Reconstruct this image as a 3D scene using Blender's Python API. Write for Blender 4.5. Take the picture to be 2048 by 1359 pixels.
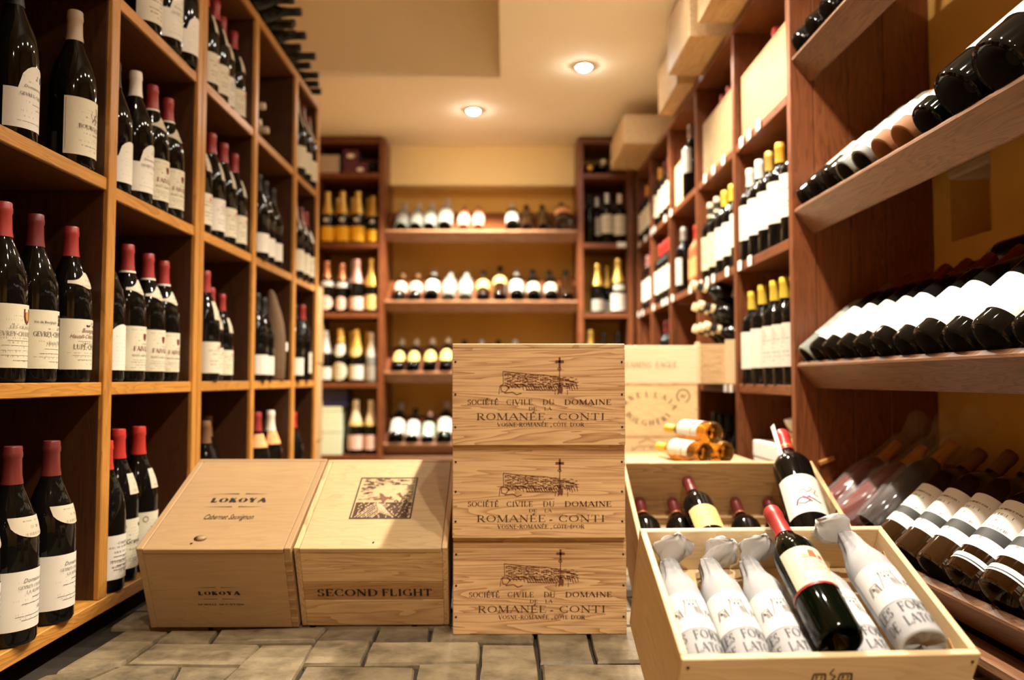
import bpy, bmesh, math, random
from math import pi, sin, cos, radians as R
from mathutils import Vector, Matrix

random.seed(7)
for o in list(bpy.data.objects):
    bpy.data.objects.remove(o, do_unlink=True)
SC = bpy.context.scene
COL = SC.collection

# ------------------------------------------------------------------ camera
EYE = 0.484
cam_d = bpy.data.cameras.new('camera')
cam_d.sensor_width = 36.0
cam_d.lens = 1600 * 36 / 2048
cam_d.clip_start = 0.02
cam_d.dof.use_dof = True
cam_d.dof.focus_distance = 1.30
cam_d.dof.aperture_fstop = 2.35
cam = bpy.data.objects.new('camera', cam_d)
COL.objects.link(cam)
cam.location = (0, 0, EYE)
cam.rotation_euler = (pi / 2 + math.atan(78.5 / 1600), 0, -math.atan(14 / 1600))
SC.camera = cam

# ------------------------------------------------------------------ world, exposure
SC.view_settings.view_transform = 'Standard'
SC.view_settings.look = 'None'
SC.view_settings.exposure = 0.5
SC.view_settings.gamma = 1.0
SC.view_settings.use_curve_mapping = False
SC.cycles.use_denoising = True
SC.cycles.max_bounces = 10
SC.cycles.diffuse_bounces = 5
SC.cycles.glossy_bounces = 4
SC.cycles.transmission_bounces = 8
SC.cycles.transparent_max_bounces = 8
SC.cycles.sample_clamp_indirect = 6.0
SC.cycles.caustics_reflective = False
SC.cycles.caustics_refractive = False
W = bpy.data.worlds.new('world'); SC.world = W
W.use_nodes = True
W.node_tree.nodes['Background'].inputs[0].default_value = (0.9, 0.75, 0.55, 1)
W.node_tree.nodes['Background'].inputs[1].default_value = 0.02

# downlights of the cellar and added ones: (x, y, ceiling height, power, cone degrees)
ZC = 1.885      # low ceiling
ZH = 2.42       # raised part over the near bookcase
LOW_LIGHTS = [(0.353, 3.518, 125), (-0.165, 4.11, 235), (0.36, 2.56, 85), (0.36, 2.05, 60), (0.36, 1.55, 55), (0.36, 1.00, 24), (0.36, 0.45, 36), (0.30, -0.40, 120)]  # some near aisle lamps are unseen, added for more bottle highlights
ADDED_HIGH_LIGHTS = [(-0.34, 1.10, 5)]  # added unseen lamp, brightens the left shelf fronts
LAMP_COL = (1.0, 0.87, 0.69)

# ------------------------------------------------------------------ helpers
def link(name, me, mat=None, parent=None, loc=None, rot=None):
    o = bpy.data.objects.new(name, me)
    COL.objects.link(o)
    if mat is not None and me is not None and len(me.materials) == 0:
        me.materials.append(mat)
    if parent is not None: o.parent = parent
    if loc is not None: o.location = loc
    if rot is not None: o.rotation_euler = rot
    return o

def tag(o, label, cat, group=None):
    o['label'] = label; o['category'] = cat
    if group: o['group'] = group
    return o

def thing(name, label, cat, loc=(0, 0, 0), rot=(0, 0, 0), group=None):
    o = link(name, None, loc=loc, rot=rot)
    o.empty_display_size = 0.02
    return tag(o, label, cat, group)

class MB:
    """collects shapes into one mesh"""
    def __init__(s): s.v = []; s.f = []; s.uv = None
    def quad(s, pts):
        b = len(s.v); s.v += [tuple(p) for p in pts]; s.f.append(tuple(range(b, b + len(pts)))); return s
    def box(s, x0, x1, y0, y1, z0, z1, M=None):
        b = len(s.v)
        for x, y, z in ((x0,y0,z0),(x1,y0,z0),(x1,y1,z0),(x0,y1,z0),(x0,y0,z1),(x1,y0,z1),(x1,y1,z1),(x0,y1,z1)):
            p = Vector((x, y, z))
            if M is not None: p = M @ p
            s.v.append(tuple(p))
        for f in ((0,3,2,1),(4,5,6,7),(0,1,5,4),(1,2,6,5),(2,3,7,6),(3,0,4,7)):
            s.f.append(tuple(b + i for i in f))
        return s
    def lathe(s, prof, n=20, M=None):
        b = len(s.v)
        rings = []
        for r, z in prof:
            if r < 1e-6:
                rings.append([len(s.v)]); p = Vector((0, 0, z)); s.v.append(tuple(M @ p if M is not None else p))
            else:
                idx = []
                for i in range(n):
                    a = 2 * pi * i / n; p = Vector((r * cos(a), r * sin(a), z))
                    idx.append(len(s.v)); s.v.append(tuple(M @ p if M is not None else p))
                rings.append(idx)
        for A, B in zip(rings[:-1], rings[1:]):
            for i in range(n):
                j = (i + 1) % n
                if len(A) == 1 and len(B) == 1: continue
                if len(A) == 1: s.f.append((A[0], B[j], B[i]))
                elif len(B) == 1: s.f.append((A[i], A[j], B[0]))
                else: s.f.append((A[i], A[j], B[j], B[i]))
        return s
    def mesh(s, name, smooth=False, bevel=0.0, sharp=None):
        me = bpy.data.meshes.new(name)
        me.from_pydata(s.v, [], s.f)
        if bevel > 0:
            bm = bmesh.new(); bm.from_mesh(me)
            bmesh.ops.bevel(bm, geom=list(bm.edges), offset=bevel, segments=1, affect='EDGES', clamp_overlap=True)
            bm.to_mesh(me); bm.free()
        if smooth:
            me.polygons.foreach_set('use_smooth', [True] * len(me.polygons))
            if sharp is not None: me.set_sharp_from_angle(angle=sharp)
        me.update()
        return me

def part_box(name, mat, parent, x0, x1, y0, y1, z0, z1, bevel=0.0015, kind=None, rot=None):
    """one board as an own object, its origin at its middle so that the grain is its own"""
    c = ((x0 + x1) / 2, (y0 + y1) / 2, (z0 + z1) / 2)
    hx, hy, hz = (x1 - x0) / 2, (y1 - y0) / 2, (z1 - z0) / 2
    m = MB().box(-hx, hx, -hy, hy, -hz, hz)
    o = link(name, m.mesh(name, bevel=min(bevel, hx * .6, hy * .6, hz * .6)), mat, parent, c, rot)
    if kind: o['kind'] = kind
    return o

# ------------------------------------------------------------------ materials
def new_mat(name):
    m = bpy.data.materials.new(name); m.use_nodes = True
    nt = m.node_tree; b = nt.nodes['Principled BSDF']
    return m, nt, b

def plain(name, col, rough=0.5, metal=0.0, spec=0.5, coat=0.0, trans=0.0, ior=1.45, emit=None, emit_s=0.0, sss=0.0):
    m, nt, b = new_mat(name)
    b.inputs['Base Color'].default_value = (*col, 1)
    b.inputs['Roughness'].default_value = rough
    b.inputs['Metallic'].default_value = metal
    b.inputs['Specular IOR Level'].default_value = spec
    b.inputs['Coat Weight'].default_value = coat
    b.inputs['Coat Roughness'].default_value = 0.05
    b.inputs['Transmission Weight'].default_value = trans
    b.inputs['IOR'].default_value = ior
    if emit:
        b.inputs['Emission Color'].default_value = (*emit, 1)
        b.inputs['Emission Strength'].default_value = emit_s
    return m

def wood(name, light, dark, axis='X', scale=1.0, rough=0.5, rings=0.55, spec=0.3, stain=0.0, bias=0.42, asp=11):
    """plank grain in object space, long along AXIS"""
    m, nt, b = new_mat(name); N = nt.nodes; L = nt.links
    tc = N.new('ShaderNodeTexCoord'); oi = N.new('ShaderNodeObjectInfo')
    add = N.new('ShaderNodeVectorMath'); add.operation = 'MULTIPLY_ADD'
    comb = N.new('ShaderNodeCombineXYZ')
    for i in range(3): L.new(oi.outputs['Random'], comb.inputs[i])
    L.new(comb.outputs[0], add.inputs[0]); add.inputs[1].default_value = (13.7, 7.3, 5.1)
    L.new(tc.outputs['Object'], add.inputs[2])
    mp = N.new('ShaderNodeMapping')
    st = {'X': (1, asp, asp), 'Y': (asp, 1, asp), 'Z': (asp, asp, 1)}[axis]
    mp.inputs['Scale'].default_value = tuple(a * scale for a in st)
    L.new(add.outputs[0], mp.inputs['Vector'])
    n1 = N.new('ShaderNodeTexNoise'); n1.inputs['Scale'].default_value = 1.6; n1.inputs['Detail'].default_value = 3; n1.inputs['Distortion'].default_value = .6
    L.new(mp.outputs[0], n1.inputs['Vector'])
    # year rings: bands of the slowly varying noise
    mul = N.new('ShaderNodeMath'); mul.operation = 'MULTIPLY'; mul.inputs[1].default_value = 17.0
    L.new(n1.outputs['Fac'], mul.inputs[0])
    fr = N.new('ShaderNodeMath'); fr.operation = 'FRACT'; L.new(mul.outputs[0], fr.inputs[0])
    pw = N.new('ShaderNodeMath'); pw.operation = 'POWER'; pw.inputs[1].default_value = 2.2; L.new(fr.outputs[0], pw.inputs[0])
    n2 = N.new('ShaderNodeTexNoise'); n2.inputs['Scale'].default_value = 14; n2.inputs['Detail'].default_value = 4
    L.new(mp.outputs[0], n2.inputs['Vector'])
    n3 = N.new('ShaderNodeTexNoise'); n3.inputs['Scale'].default_value = 3.0; n3.inputs['Detail'].default_value = 2
    L.new(add.outputs[0], n3.inputs['Vector'])
    mx = N.new('ShaderNodeMath'); mx.operation = 'MULTIPLY'; mx.inputs[1].default_value = rings; L.new(pw.outputs[0], mx.inputs[0])
    mb = N.new('ShaderNodeMath'); mb.operation = 'MULTIPLY_ADD'; mb.inputs[1].default_value = 0.55; L.new(n2.outputs['Fac'], mb.inputs[0]); L.new(mx.outputs[0], mb.inputs[2])
    mc = N.new('ShaderNodeMath'); mc.operation = 'MULTIPLY_ADD'; mc.inputs[1].default_value = 0.5 + stain; L.new(n3.outputs['Fac'], mc.inputs[0]); L.new(mb.outputs[0], mc.inputs[2])
    sub = N.new('ShaderNodeMath'); sub.operation = 'SUBTRACT'; sub.inputs[1].default_value = bias + stain * .5; L.new(mc.outputs[0], sub.inputs[0])
    cr = N.new('ShaderNodeValToRGB')
    cr.color_ramp.elements[0].color = (*light, 1); cr.color_ramp.elements[1].color = (*dark, 1)
    cr.color_ramp.elements[0].position = 0.0; cr.color_ramp.elements[1].position = 0.95
    L.new(sub.outputs[0], cr.inputs[0])
    hsv = N.new('ShaderNodeHueSaturation')
    rv = N.new('ShaderNodeMapRange'); rv.inputs['To Min'].default_value = .86; rv.inputs['To Max'].default_value = 1.12
    L.new(oi.outputs['Random'], rv.inputs['Value']); L.new(rv.outputs[0], hsv.inputs['Value'])
    L.new(cr.outputs[0], hsv.inputs['Color'])
    L.new(hsv.outputs[0], b.inputs['Base Color'])
    b.inputs['Roughness'].default_value = rough
    b.inputs['Specular IOR Level'].default_value = spec
    bp = N.new('ShaderNodeBump'); bp.inputs['Strength'].default_value = .12; bp.inputs['Distance'].default_value = .002
    L.new(mb.outputs[0], bp.inputs['Height']); L.new(bp.outputs[0], b.inputs['Normal'])
    return m

PINE_L, PINE_D = (.62, .43, .225), (.30, .155, .06)
M_pineX = wood('pine crate wood', PINE_L, PINE_D, 'X', 1.0, .55)
M_pineY = wood('pine crate wood lengthwise', PINE_L, PINE_D, 'Y', 1.0, .55)
M_drc = wood('pine with strong year rings', (.72, .48, .25), (.33, .155, .06), 'X', .75, .5, rings=.75, stain=.1, bias=.50, asp=20)
M_birchX = wood('pale birch board', (.38, .25, .125), (.25, .145, .066), 'X', .8, .55, rings=.22)
M_birchY = wood('pale birch board lengthwise', (.38, .25, .125), (.25, .145, .066), 'Y', .8, .55, rings=.22)
M_lightX = wood('bleached pine board', (.72, .56, .34), (.48, .32, .16), 'X', 1.0, .5, rings=.3)
M_lightY = wood('bleached pine lengthwise', (.72, .56, .34), (.48, .32, .16), 'Y', 1.0, .5, rings=.3)
M_dplank = wood('darker pine board', (.46, .27, .12), (.27, .14, .055), 'X', 1.2, .5, rings=.6)
M_cream = wood('cream pine board', (.80, .66, .45), (.62, .45, .26), 'X', .8, .5, rings=.2)
M_oldY = wood('stained crate end', (.60, .44, .25), (.22, .12, .055), 'Y', .8, .55, rings=.3, stain=.5)
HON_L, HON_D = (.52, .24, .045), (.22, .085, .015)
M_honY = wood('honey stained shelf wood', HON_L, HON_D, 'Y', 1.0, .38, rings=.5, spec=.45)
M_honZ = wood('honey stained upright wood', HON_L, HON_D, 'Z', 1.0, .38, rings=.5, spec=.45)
M_carcY = wood('dark stained shelf boards', (.13, .048, .013), (.045, .015, .005), 'Y', 1.0, .45, rings=.5, spec=.35)  # shelf wood with the shade of the case interior put into its colour
M_honback = wood('dark stained back boards', (.10, .035, .010), (.04, .013, .005), 'Z', 1.0, .5, rings=.4)  # interior shade is in this colour as well
M_sideL = wood('dark stained divider face', (.060, .021, .007), (.022, .008, .003), 'Z', 1.0, .42, rings=.5, spec=.4)  # divider sides, darkened in colour for the shade between bays
RED_L, RED_D = (.20, .062, .020), (.05, .014, .006)
M_redX = wood('red brown stained wood across', RED_L, RED_D, 'X', 1.0, .4, rings=.5, spec=.4)
M_redY = wood('red brown stained shelf wood', RED_L, RED_D, 'Y', 1.0, .4, rings=.5, spec=.4)
M_redZ = wood('red brown stained upright wood', RED_L, RED_D, 'Z', 1.0, .4, rings=.5, spec=.4)
M_lipY = wood('worn shelf lip wood', (.20, .095, .046), (.085, .034, .015), 'Y', 1.1, .42, rings=.6, spec=.4)
M_lipX = wood('worn shelf lip wood across', (.30, .15, .075), (.12, .05, .022), 'X', 1.1, .42, rings=.6, spec=.4)
M_black = plain('dark void paint', (.012, .009, .006), .8)  # plinth colour, stands for the dark void under the bottom shelf
M_ink = plain('burnt brown print', (.055, .018, .008), .7)
M_ink3 = plain('olive brown print', (.10, .05, .012), .7)
M_ink2 = plain('soft brown print', (.14, .07, .02), .7)
M_inkb = plain('black print', (.012, .010, .010), .6)
M_inkr = plain('dark red print', (.13, .012, .010), .6)
M_inkg = plain('grey print', (.16, .15, .14), .6)
M_nail = plain('dark nail heads', (.015, .012, .010), .5)

def plaster(name, c1, c2, bump=.15, scale=9):
    m, nt, b = new_mat(name); N = nt.nodes; L = nt.links
    tc = N.new('ShaderNodeTexCoord')
    n = N.new('ShaderNodeTexNoise'); n.inputs['Scale'].default_value = scale / 4; n.inputs['Detail'].default_value = 5
    L.new(tc.outputs['Object'], n.inputs['Vector'])
    cr = N.new('ShaderNodeValToRGB'); cr.color_ramp.elements[0].color = (*c1, 1); cr.color_ramp.elements[1].color = (*c2, 1)
    cr.color_ramp.elements[0].position = .3; cr.color_ramp.elements[1].position = .7
    L.new(n.outputs['Fac'], cr.inputs[0]); L.new(cr.outputs[0], b.inputs['Base Color'])
    n2 = N.new('ShaderNodeTexNoise'); n2.inputs['Scale'].default_value = scale * 6; n2.inputs['Detail'].default_value = 6
    L.new(tc.outputs['Object'], n2.inputs['Vector'])
    bp = N.new('ShaderNodeBump'); bp.inputs['Strength'].default_value = bump; bp.inputs['Distance'].default_value = .006
    L.new(n2.outputs['Fac'], bp.inputs['Height']); L.new(bp.outputs[0], b.inputs['Normal'])
    b.inputs['Roughness'].default_value = .85; b.inputs['Specular IOR Level'].default_value = .2
    return m
M_must = plaster('mustard plaster', (.70, .41, .10), (.62, .34, .075))
M_head = plaster('pale ochre plaster', (.93, .73, .36), (.90, .69, .32), .05)
M_ceil = plaster('cream ceiling paint', (.94, .87, .72), (.92, .84, .68), .03)
M_mortar = plaster('dark floor joint', (.035, .028, .020), (.02, .016, .012), .3)
M_rough = plaster('rough pale mortar', (.72, .60, .42), (.45, .33, .2), .9, 20)

def stone_mat():
    m, nt, b = new_mat('worn tan paving stone'); N = nt.nodes; L = nt.links
    tc = N.new('ShaderNodeTexCoord'); oi = N.new('ShaderNodeObjectInfo')
    a = N.new('ShaderNodeVectorMath'); a.operation = 'ADD'
    cx = N.new('ShaderNodeCombineXYZ')
    mu = N.new('ShaderNodeMath'); mu.operation = 'MULTIPLY'; mu.inputs[1].default_value = 30; L.new(oi.outputs['Random'], mu.inputs[0])
    for i in range(3): L.new(mu.outputs[0], cx.inputs[i])
    L.new(tc.outputs['Object'], a.inputs[0]); L.new(cx.outputs[0], a.inputs[1])
    n = N.new('ShaderNodeTexNoise'); n.inputs['Scale'].default_value = 14; n.inputs['Detail'].default_value = 7; n.inputs['Roughness'].default_value = .65
    L.new(a.outputs[0], n.inputs['Vector'])
    cr = N.new('ShaderNodeValToRGB')
    e = cr.color_ramp.elements
    e[0].color = (0.046, 0.034, 0.019, 1); e[0].position = .28
    e[1].color = (0.214, 0.167, 0.098, 1); e[1].position = .62
    x = e.new(.45); x.color = (0.140, 0.105, 0.058, 1)
    L.new(n.outputs['Fac'], cr.inputs[0])
    h = N.new('ShaderNodeHueSaturation'); rv = N.new('ShaderNodeMapRange'); rv.inputs['To Min'].default_value = .7; rv.inputs['To Max'].default_value = 1.2
    L.new(oi.outputs['Random'], rv.inputs['Value']); L.new(rv.outputs[0], h.inputs['Value']); L.new(cr.outputs[0], h.inputs['Color'])
    L.new(h.outputs[0], b.inputs['Base Color'])
    n2 = N.new('ShaderNodeTexNoise'); n2.inputs['Scale'].default_value = 60; n2.inputs['Detail'].default_value = 8
    L.new(a.outputs[0], n2.inputs['Vector'])
    bp = N.new('ShaderNodeBump'); bp.inputs['Strength'].default_value = .5; bp.inputs['Distance'].default_value = .004
    L.new(n2.outputs['Fac'], bp.inputs['Height']); L.new(bp.outputs[0], b.inputs['Normal'])
    b.inputs['Roughness'].default_value = .62
    return m
M_stone = stone_mat()

M_punt = plain('shadowed bottle foot', (.006, .005, .004), .6, spec=.15)
M_glass = plain('dark wine glass', (.004, .0035, .003), .045, spec=.26)
M_glassg = plain('dark green glass', (.0012, .0026, .0012), .05, spec=.3)
M_glassc = plain('clear champagne glass', (.30, .33, .30), .08, spec=.6, trans=.35)
M_pinkg = plain('pink bottle glass', (.60, .25, .17), .12, spec=.6, trans=.15)
M_amber = plain('amber wine glass', (.95, .42, .05), .03, spec=.6, trans=.92, ior=1.33)
M_amberd = plain('deep amber spirit glass', (.014, .0045, .0008), .05, spec=.6)
M_rose = plain('red orange wine glass', (.20, .022, .010), .08, spec=.6, trans=.35)
M_brandy = plain('dark brandy glass', (.022, .009, .003), .06, spec=.6, coat=.5)
M_cello = plain('crumpled cellophane', (.8, .8, .82), .12, spec=.9)
M_cello.node_tree.nodes['Principled BSDF'].inputs['Alpha'].default_value = .09
M_paper = plain('grey white tissue wrap', (.34, .345, .36), .7, spec=.2)
M_tissue = plain('white tissue paper', (.60, .60, .60), .7, spec=.2)
M_paperw = plain('white printed band', (.58, .58, .57), .6, spec=.2)
M_card = plain('white card', (.86, .84, .80), .6, spec=.3)
M_bag = plaster('brown felt cloth', (.16, .10, .055), (.11, .065, .035), .5, 30)
M_plum = plain('plum card box', (.10, .025, .04), .45)
M_navy = plain('navy card box', (.012, .012, .045), .35)
M_mint = plain('pale green card box', (.66, .74, .55), .5)
M_silver = plain('silver card box', (.55, .52, .50), .28, metal=.6)
M_oval = plain('cream oval sticker', (.85, .75, .55), .5)
M_copperbox = plain('copper red card', (.42, .10, .05), .4)
M_bulb = plain('lit lamp lens', (1, 1, 1), .3, emit=(1.0, .93, .80), emit_s=260)
M_chrome = plain('brushed steel lamp ring', (.55, .55, .55), .3, metal=1.0)
M_ends = wood('crate end grain', (.34, .20, .09), (.20, .11, .05), 'X', 2.5, .6)

CAPS = {}
for k, n, c, r, me in (('R', 'red', (.30, .030, .028), .35, .0), ('D', 'dark red', (.13, .018, .018), .35, .0), ('B', 'bright red', (.42, .028, .022), .32, 0),
                       ('K', 'black', (.008, .007, .006), .5, 0), ('W', 'white', (.75, .71, .62), .4, 0), ('G', 'gold', (.72, .47, .11), .35, .55),
                       ('Y', 'yellow', (.70, .50, .06), .4, .2), ('S', 'silver', (.68, .68, .66), .3, .6), ('C', 'copper', (.58, .22, .10), .35, .5),
                       ('P', 'pink', (.62, .35, .30), .4, .3), ('N', 'brown', (.16, .08, .04), .4, 0), ('O', 'orange', (.75, .36, .04), .4, .2),
                       ('T', 'tan', (.66, .55, .38), .5, 0), ('E', 'beige', (.42, .33, .24), .5, 0), ('U', 'amber', (.52, .20, .03), .3, .3)):
    CAPS[k] = (n, plain(n + ' capsule', c, r, me))

def label_mat(name, paper, ink, rows=9, dens=.5, emblem=None, top=None, band=None):
    """printed label: paper with rows of small type (flat print) in UV space"""
    m, nt, b = new_mat(name); N = nt.nodes; L = nt.links
    uv = N.new('ShaderNodeUVMap'); sp = N.new('ShaderNodeSeparateXYZ'); L.new(uv.outputs[0], sp.inputs[0])
    def math_(op, a, bb=None, c=None):
        n = N.new('ShaderNodeMath'); n.operation = op
        for i, x in enumerate((a, bb, c)):
            if x is None: continue
            if isinstance(x, (int, float)): n.inputs[i].default_value = x
            else: L.new(x, n.inputs[i])
        return n.outputs[0]
    u, v = sp.outputs[0], sp.outputs[1]
    rv = math_('MULTIPLY', v, rows)
    fl = math_('FLOOR', rv); fr = math_('FRACT', rv)
    inrow = math_('LESS_THAN', math_('ABSOLUTE', math_('SUBTRACT', fr, .5)), .2)
    wn = N.new('ShaderNodeTexWhiteNoise'); wn.noise_dimensions = '1D'; L.new(fl, wn.inputs['W'])
    half = math_('MULTIPLY_ADD', wn.outputs['Value'], .26, .06)
    inside = math_('LESS_THAN', math_('ABSOLUTE', math_('SUBTRACT', u, .5)), half)
    cx = N.new('ShaderNodeCombineXYZ'); L.new(math_('MULTIPLY', u, 70), cx.inputs[0]); L.new(math_('MULTIPLY', fl, 7.3), cx.inputs[1])
    nz = N.new('ShaderNodeTexNoise'); nz.inputs['Scale'].default_value = 1; nz.inputs['Detail'].default_value = 1; L.new(cx.outputs[0], nz.inputs['Vector'])
    letters = math_('GREATER_THAN', nz.outputs['Fac'], 1 - dens)
    ok = math_('LESS_THAN', math_('ABSOLUTE', math_('SUBTRACT', v, .45)), .37)
    mask = math_('MULTIPLY', math_('MULTIPLY', inrow, inside), math_('MULTIPLY', letters, ok))
    mix = N.new('ShaderNodeMix'); mix.data_type = 'RGBA'
    mix.inputs[6].default_value = (*paper, 1); mix.inputs[7].default_value = (*ink, 1)
    L.new(math_('MULTIPLY', mask, .8), mix.inputs[0])
    out = mix.outputs[2]
    if emblem:
        ev = emblem[0]
        du = math_('MULTIPLY', math_('SUBTRACT', u, .5), 2.2); dv = math_('MULTIPLY', math_('SUBTRACT', v, ev), 1.6)
        d = math_('SQRT', math_('ADD', math_('POWER', du, 2), math_('POWER', dv, 2)))
        nn = N.new('ShaderNodeTexNoise'); nn.inputs['Scale'].default_value = 24; L.new(uv.outputs[0], nn.inputs['Vector'])
        em = math_('MULTIPLY', math_('LESS_THAN', d, emblem[1]), math_('GREATER_THAN', nn.outputs['Fac'], .47))
        mx = N.new('ShaderNodeMix'); mx.data_type = 'RGBA'; L.new(em, mx.inputs[0]); L.new(out, mx.inputs[6]); mx.inputs[7].default_value = (*emblem[2], 1); out = mx.outputs[2]
    if band:
        bm_ = math_('LESS_THAN', math_('ABSOLUTE', math_('SUBTRACT', v, band[0])), band[1])
        mx = N.new('ShaderNodeMix'); mx.data_type = 'RGBA'; L.new(bm_, mx.inputs[0]); L.new(out, mx.inputs[6]); mx.inputs[7].default_value = (*band[2], 1); out = mx.outputs[2]
    L.new(out, b.inputs['Base Color'])
    b.inputs['Roughness'].default_value = .55; b.inputs['Specular IOR Level'].default_value = .25
    return m
CREAM, WHITE, GREY = (.60, .555, .425), (.64, .61, .545), (.36, .34, .30)
LAB = {
    'cream': label_mat('cream wine label', CREAM, (.10, .07, .05), emblem=(.83, .10, (.35, .05, .03))),
    'creamp': label_mat('cream wine label fine print', CREAM, (.25, .2, .15), rows=14, dens=.42),
    'white': label_mat('white wine label', WHITE, (.12, .11, .10)),
    'whitep': label_mat('white wine label fine print', (.66, .63, .56), (.4, .37, .33), rows=13, dens=.4),
    'sketch': label_mat('white label with sketch', WHITE, (.2, .18, .16), rows=10, emblem=(.72, .34, (.45, .42, .36))),
    'grey': label_mat('grey wine label', GREY, (.12, .11, .10)),
    'tan': label_mat('tan wine label', (.50, .38, .20), (.12, .08, .04)),
    'olive': label_mat('olive cream wine label', (.58, .54, .36), (.2, .17, .08), emblem=(.75, .25, (.42, .38, .22))),
    'yellow': label_mat('bright yellow label', (.86, .46, .02), (.80, .40, .02), rows=5),
    'gold': label_mat('yellow gold label', (.70, .52, .20), (.2, .12, .02), rows=7),
    'pink': label_mat('pale pink label', (.76, .52, .44), (.5, .3, .25), rows=6),
    'orange': label_mat('orange label', (.80, .36, .14), (.3, .1, .03), rows=5),
    'green': label_mat('green and white label', (.45, .62, .48), (.05, .2, .1), rows=5),
    'blueband': label_mat('white label blue edge', (.70, .70, .74), (.25, .24, .4), rows=6, emblem=(.5, .4, (.72, .55, .3))),
    'band': label_mat('white label with black band', (.86, .84, .78), (.05, .05, .05), rows=8, band=(.30, .09, (.03, .03, .03))),
    'redcross': label_mat('cream label red mark', CREAM, (.12, .08, .05), emblem=(.82, .14, (.5, .04, .02))),
    'neck': label_mat('cream neck label', (.52, .46, .35), (.2, .15, .1), rows=3),
}

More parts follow.
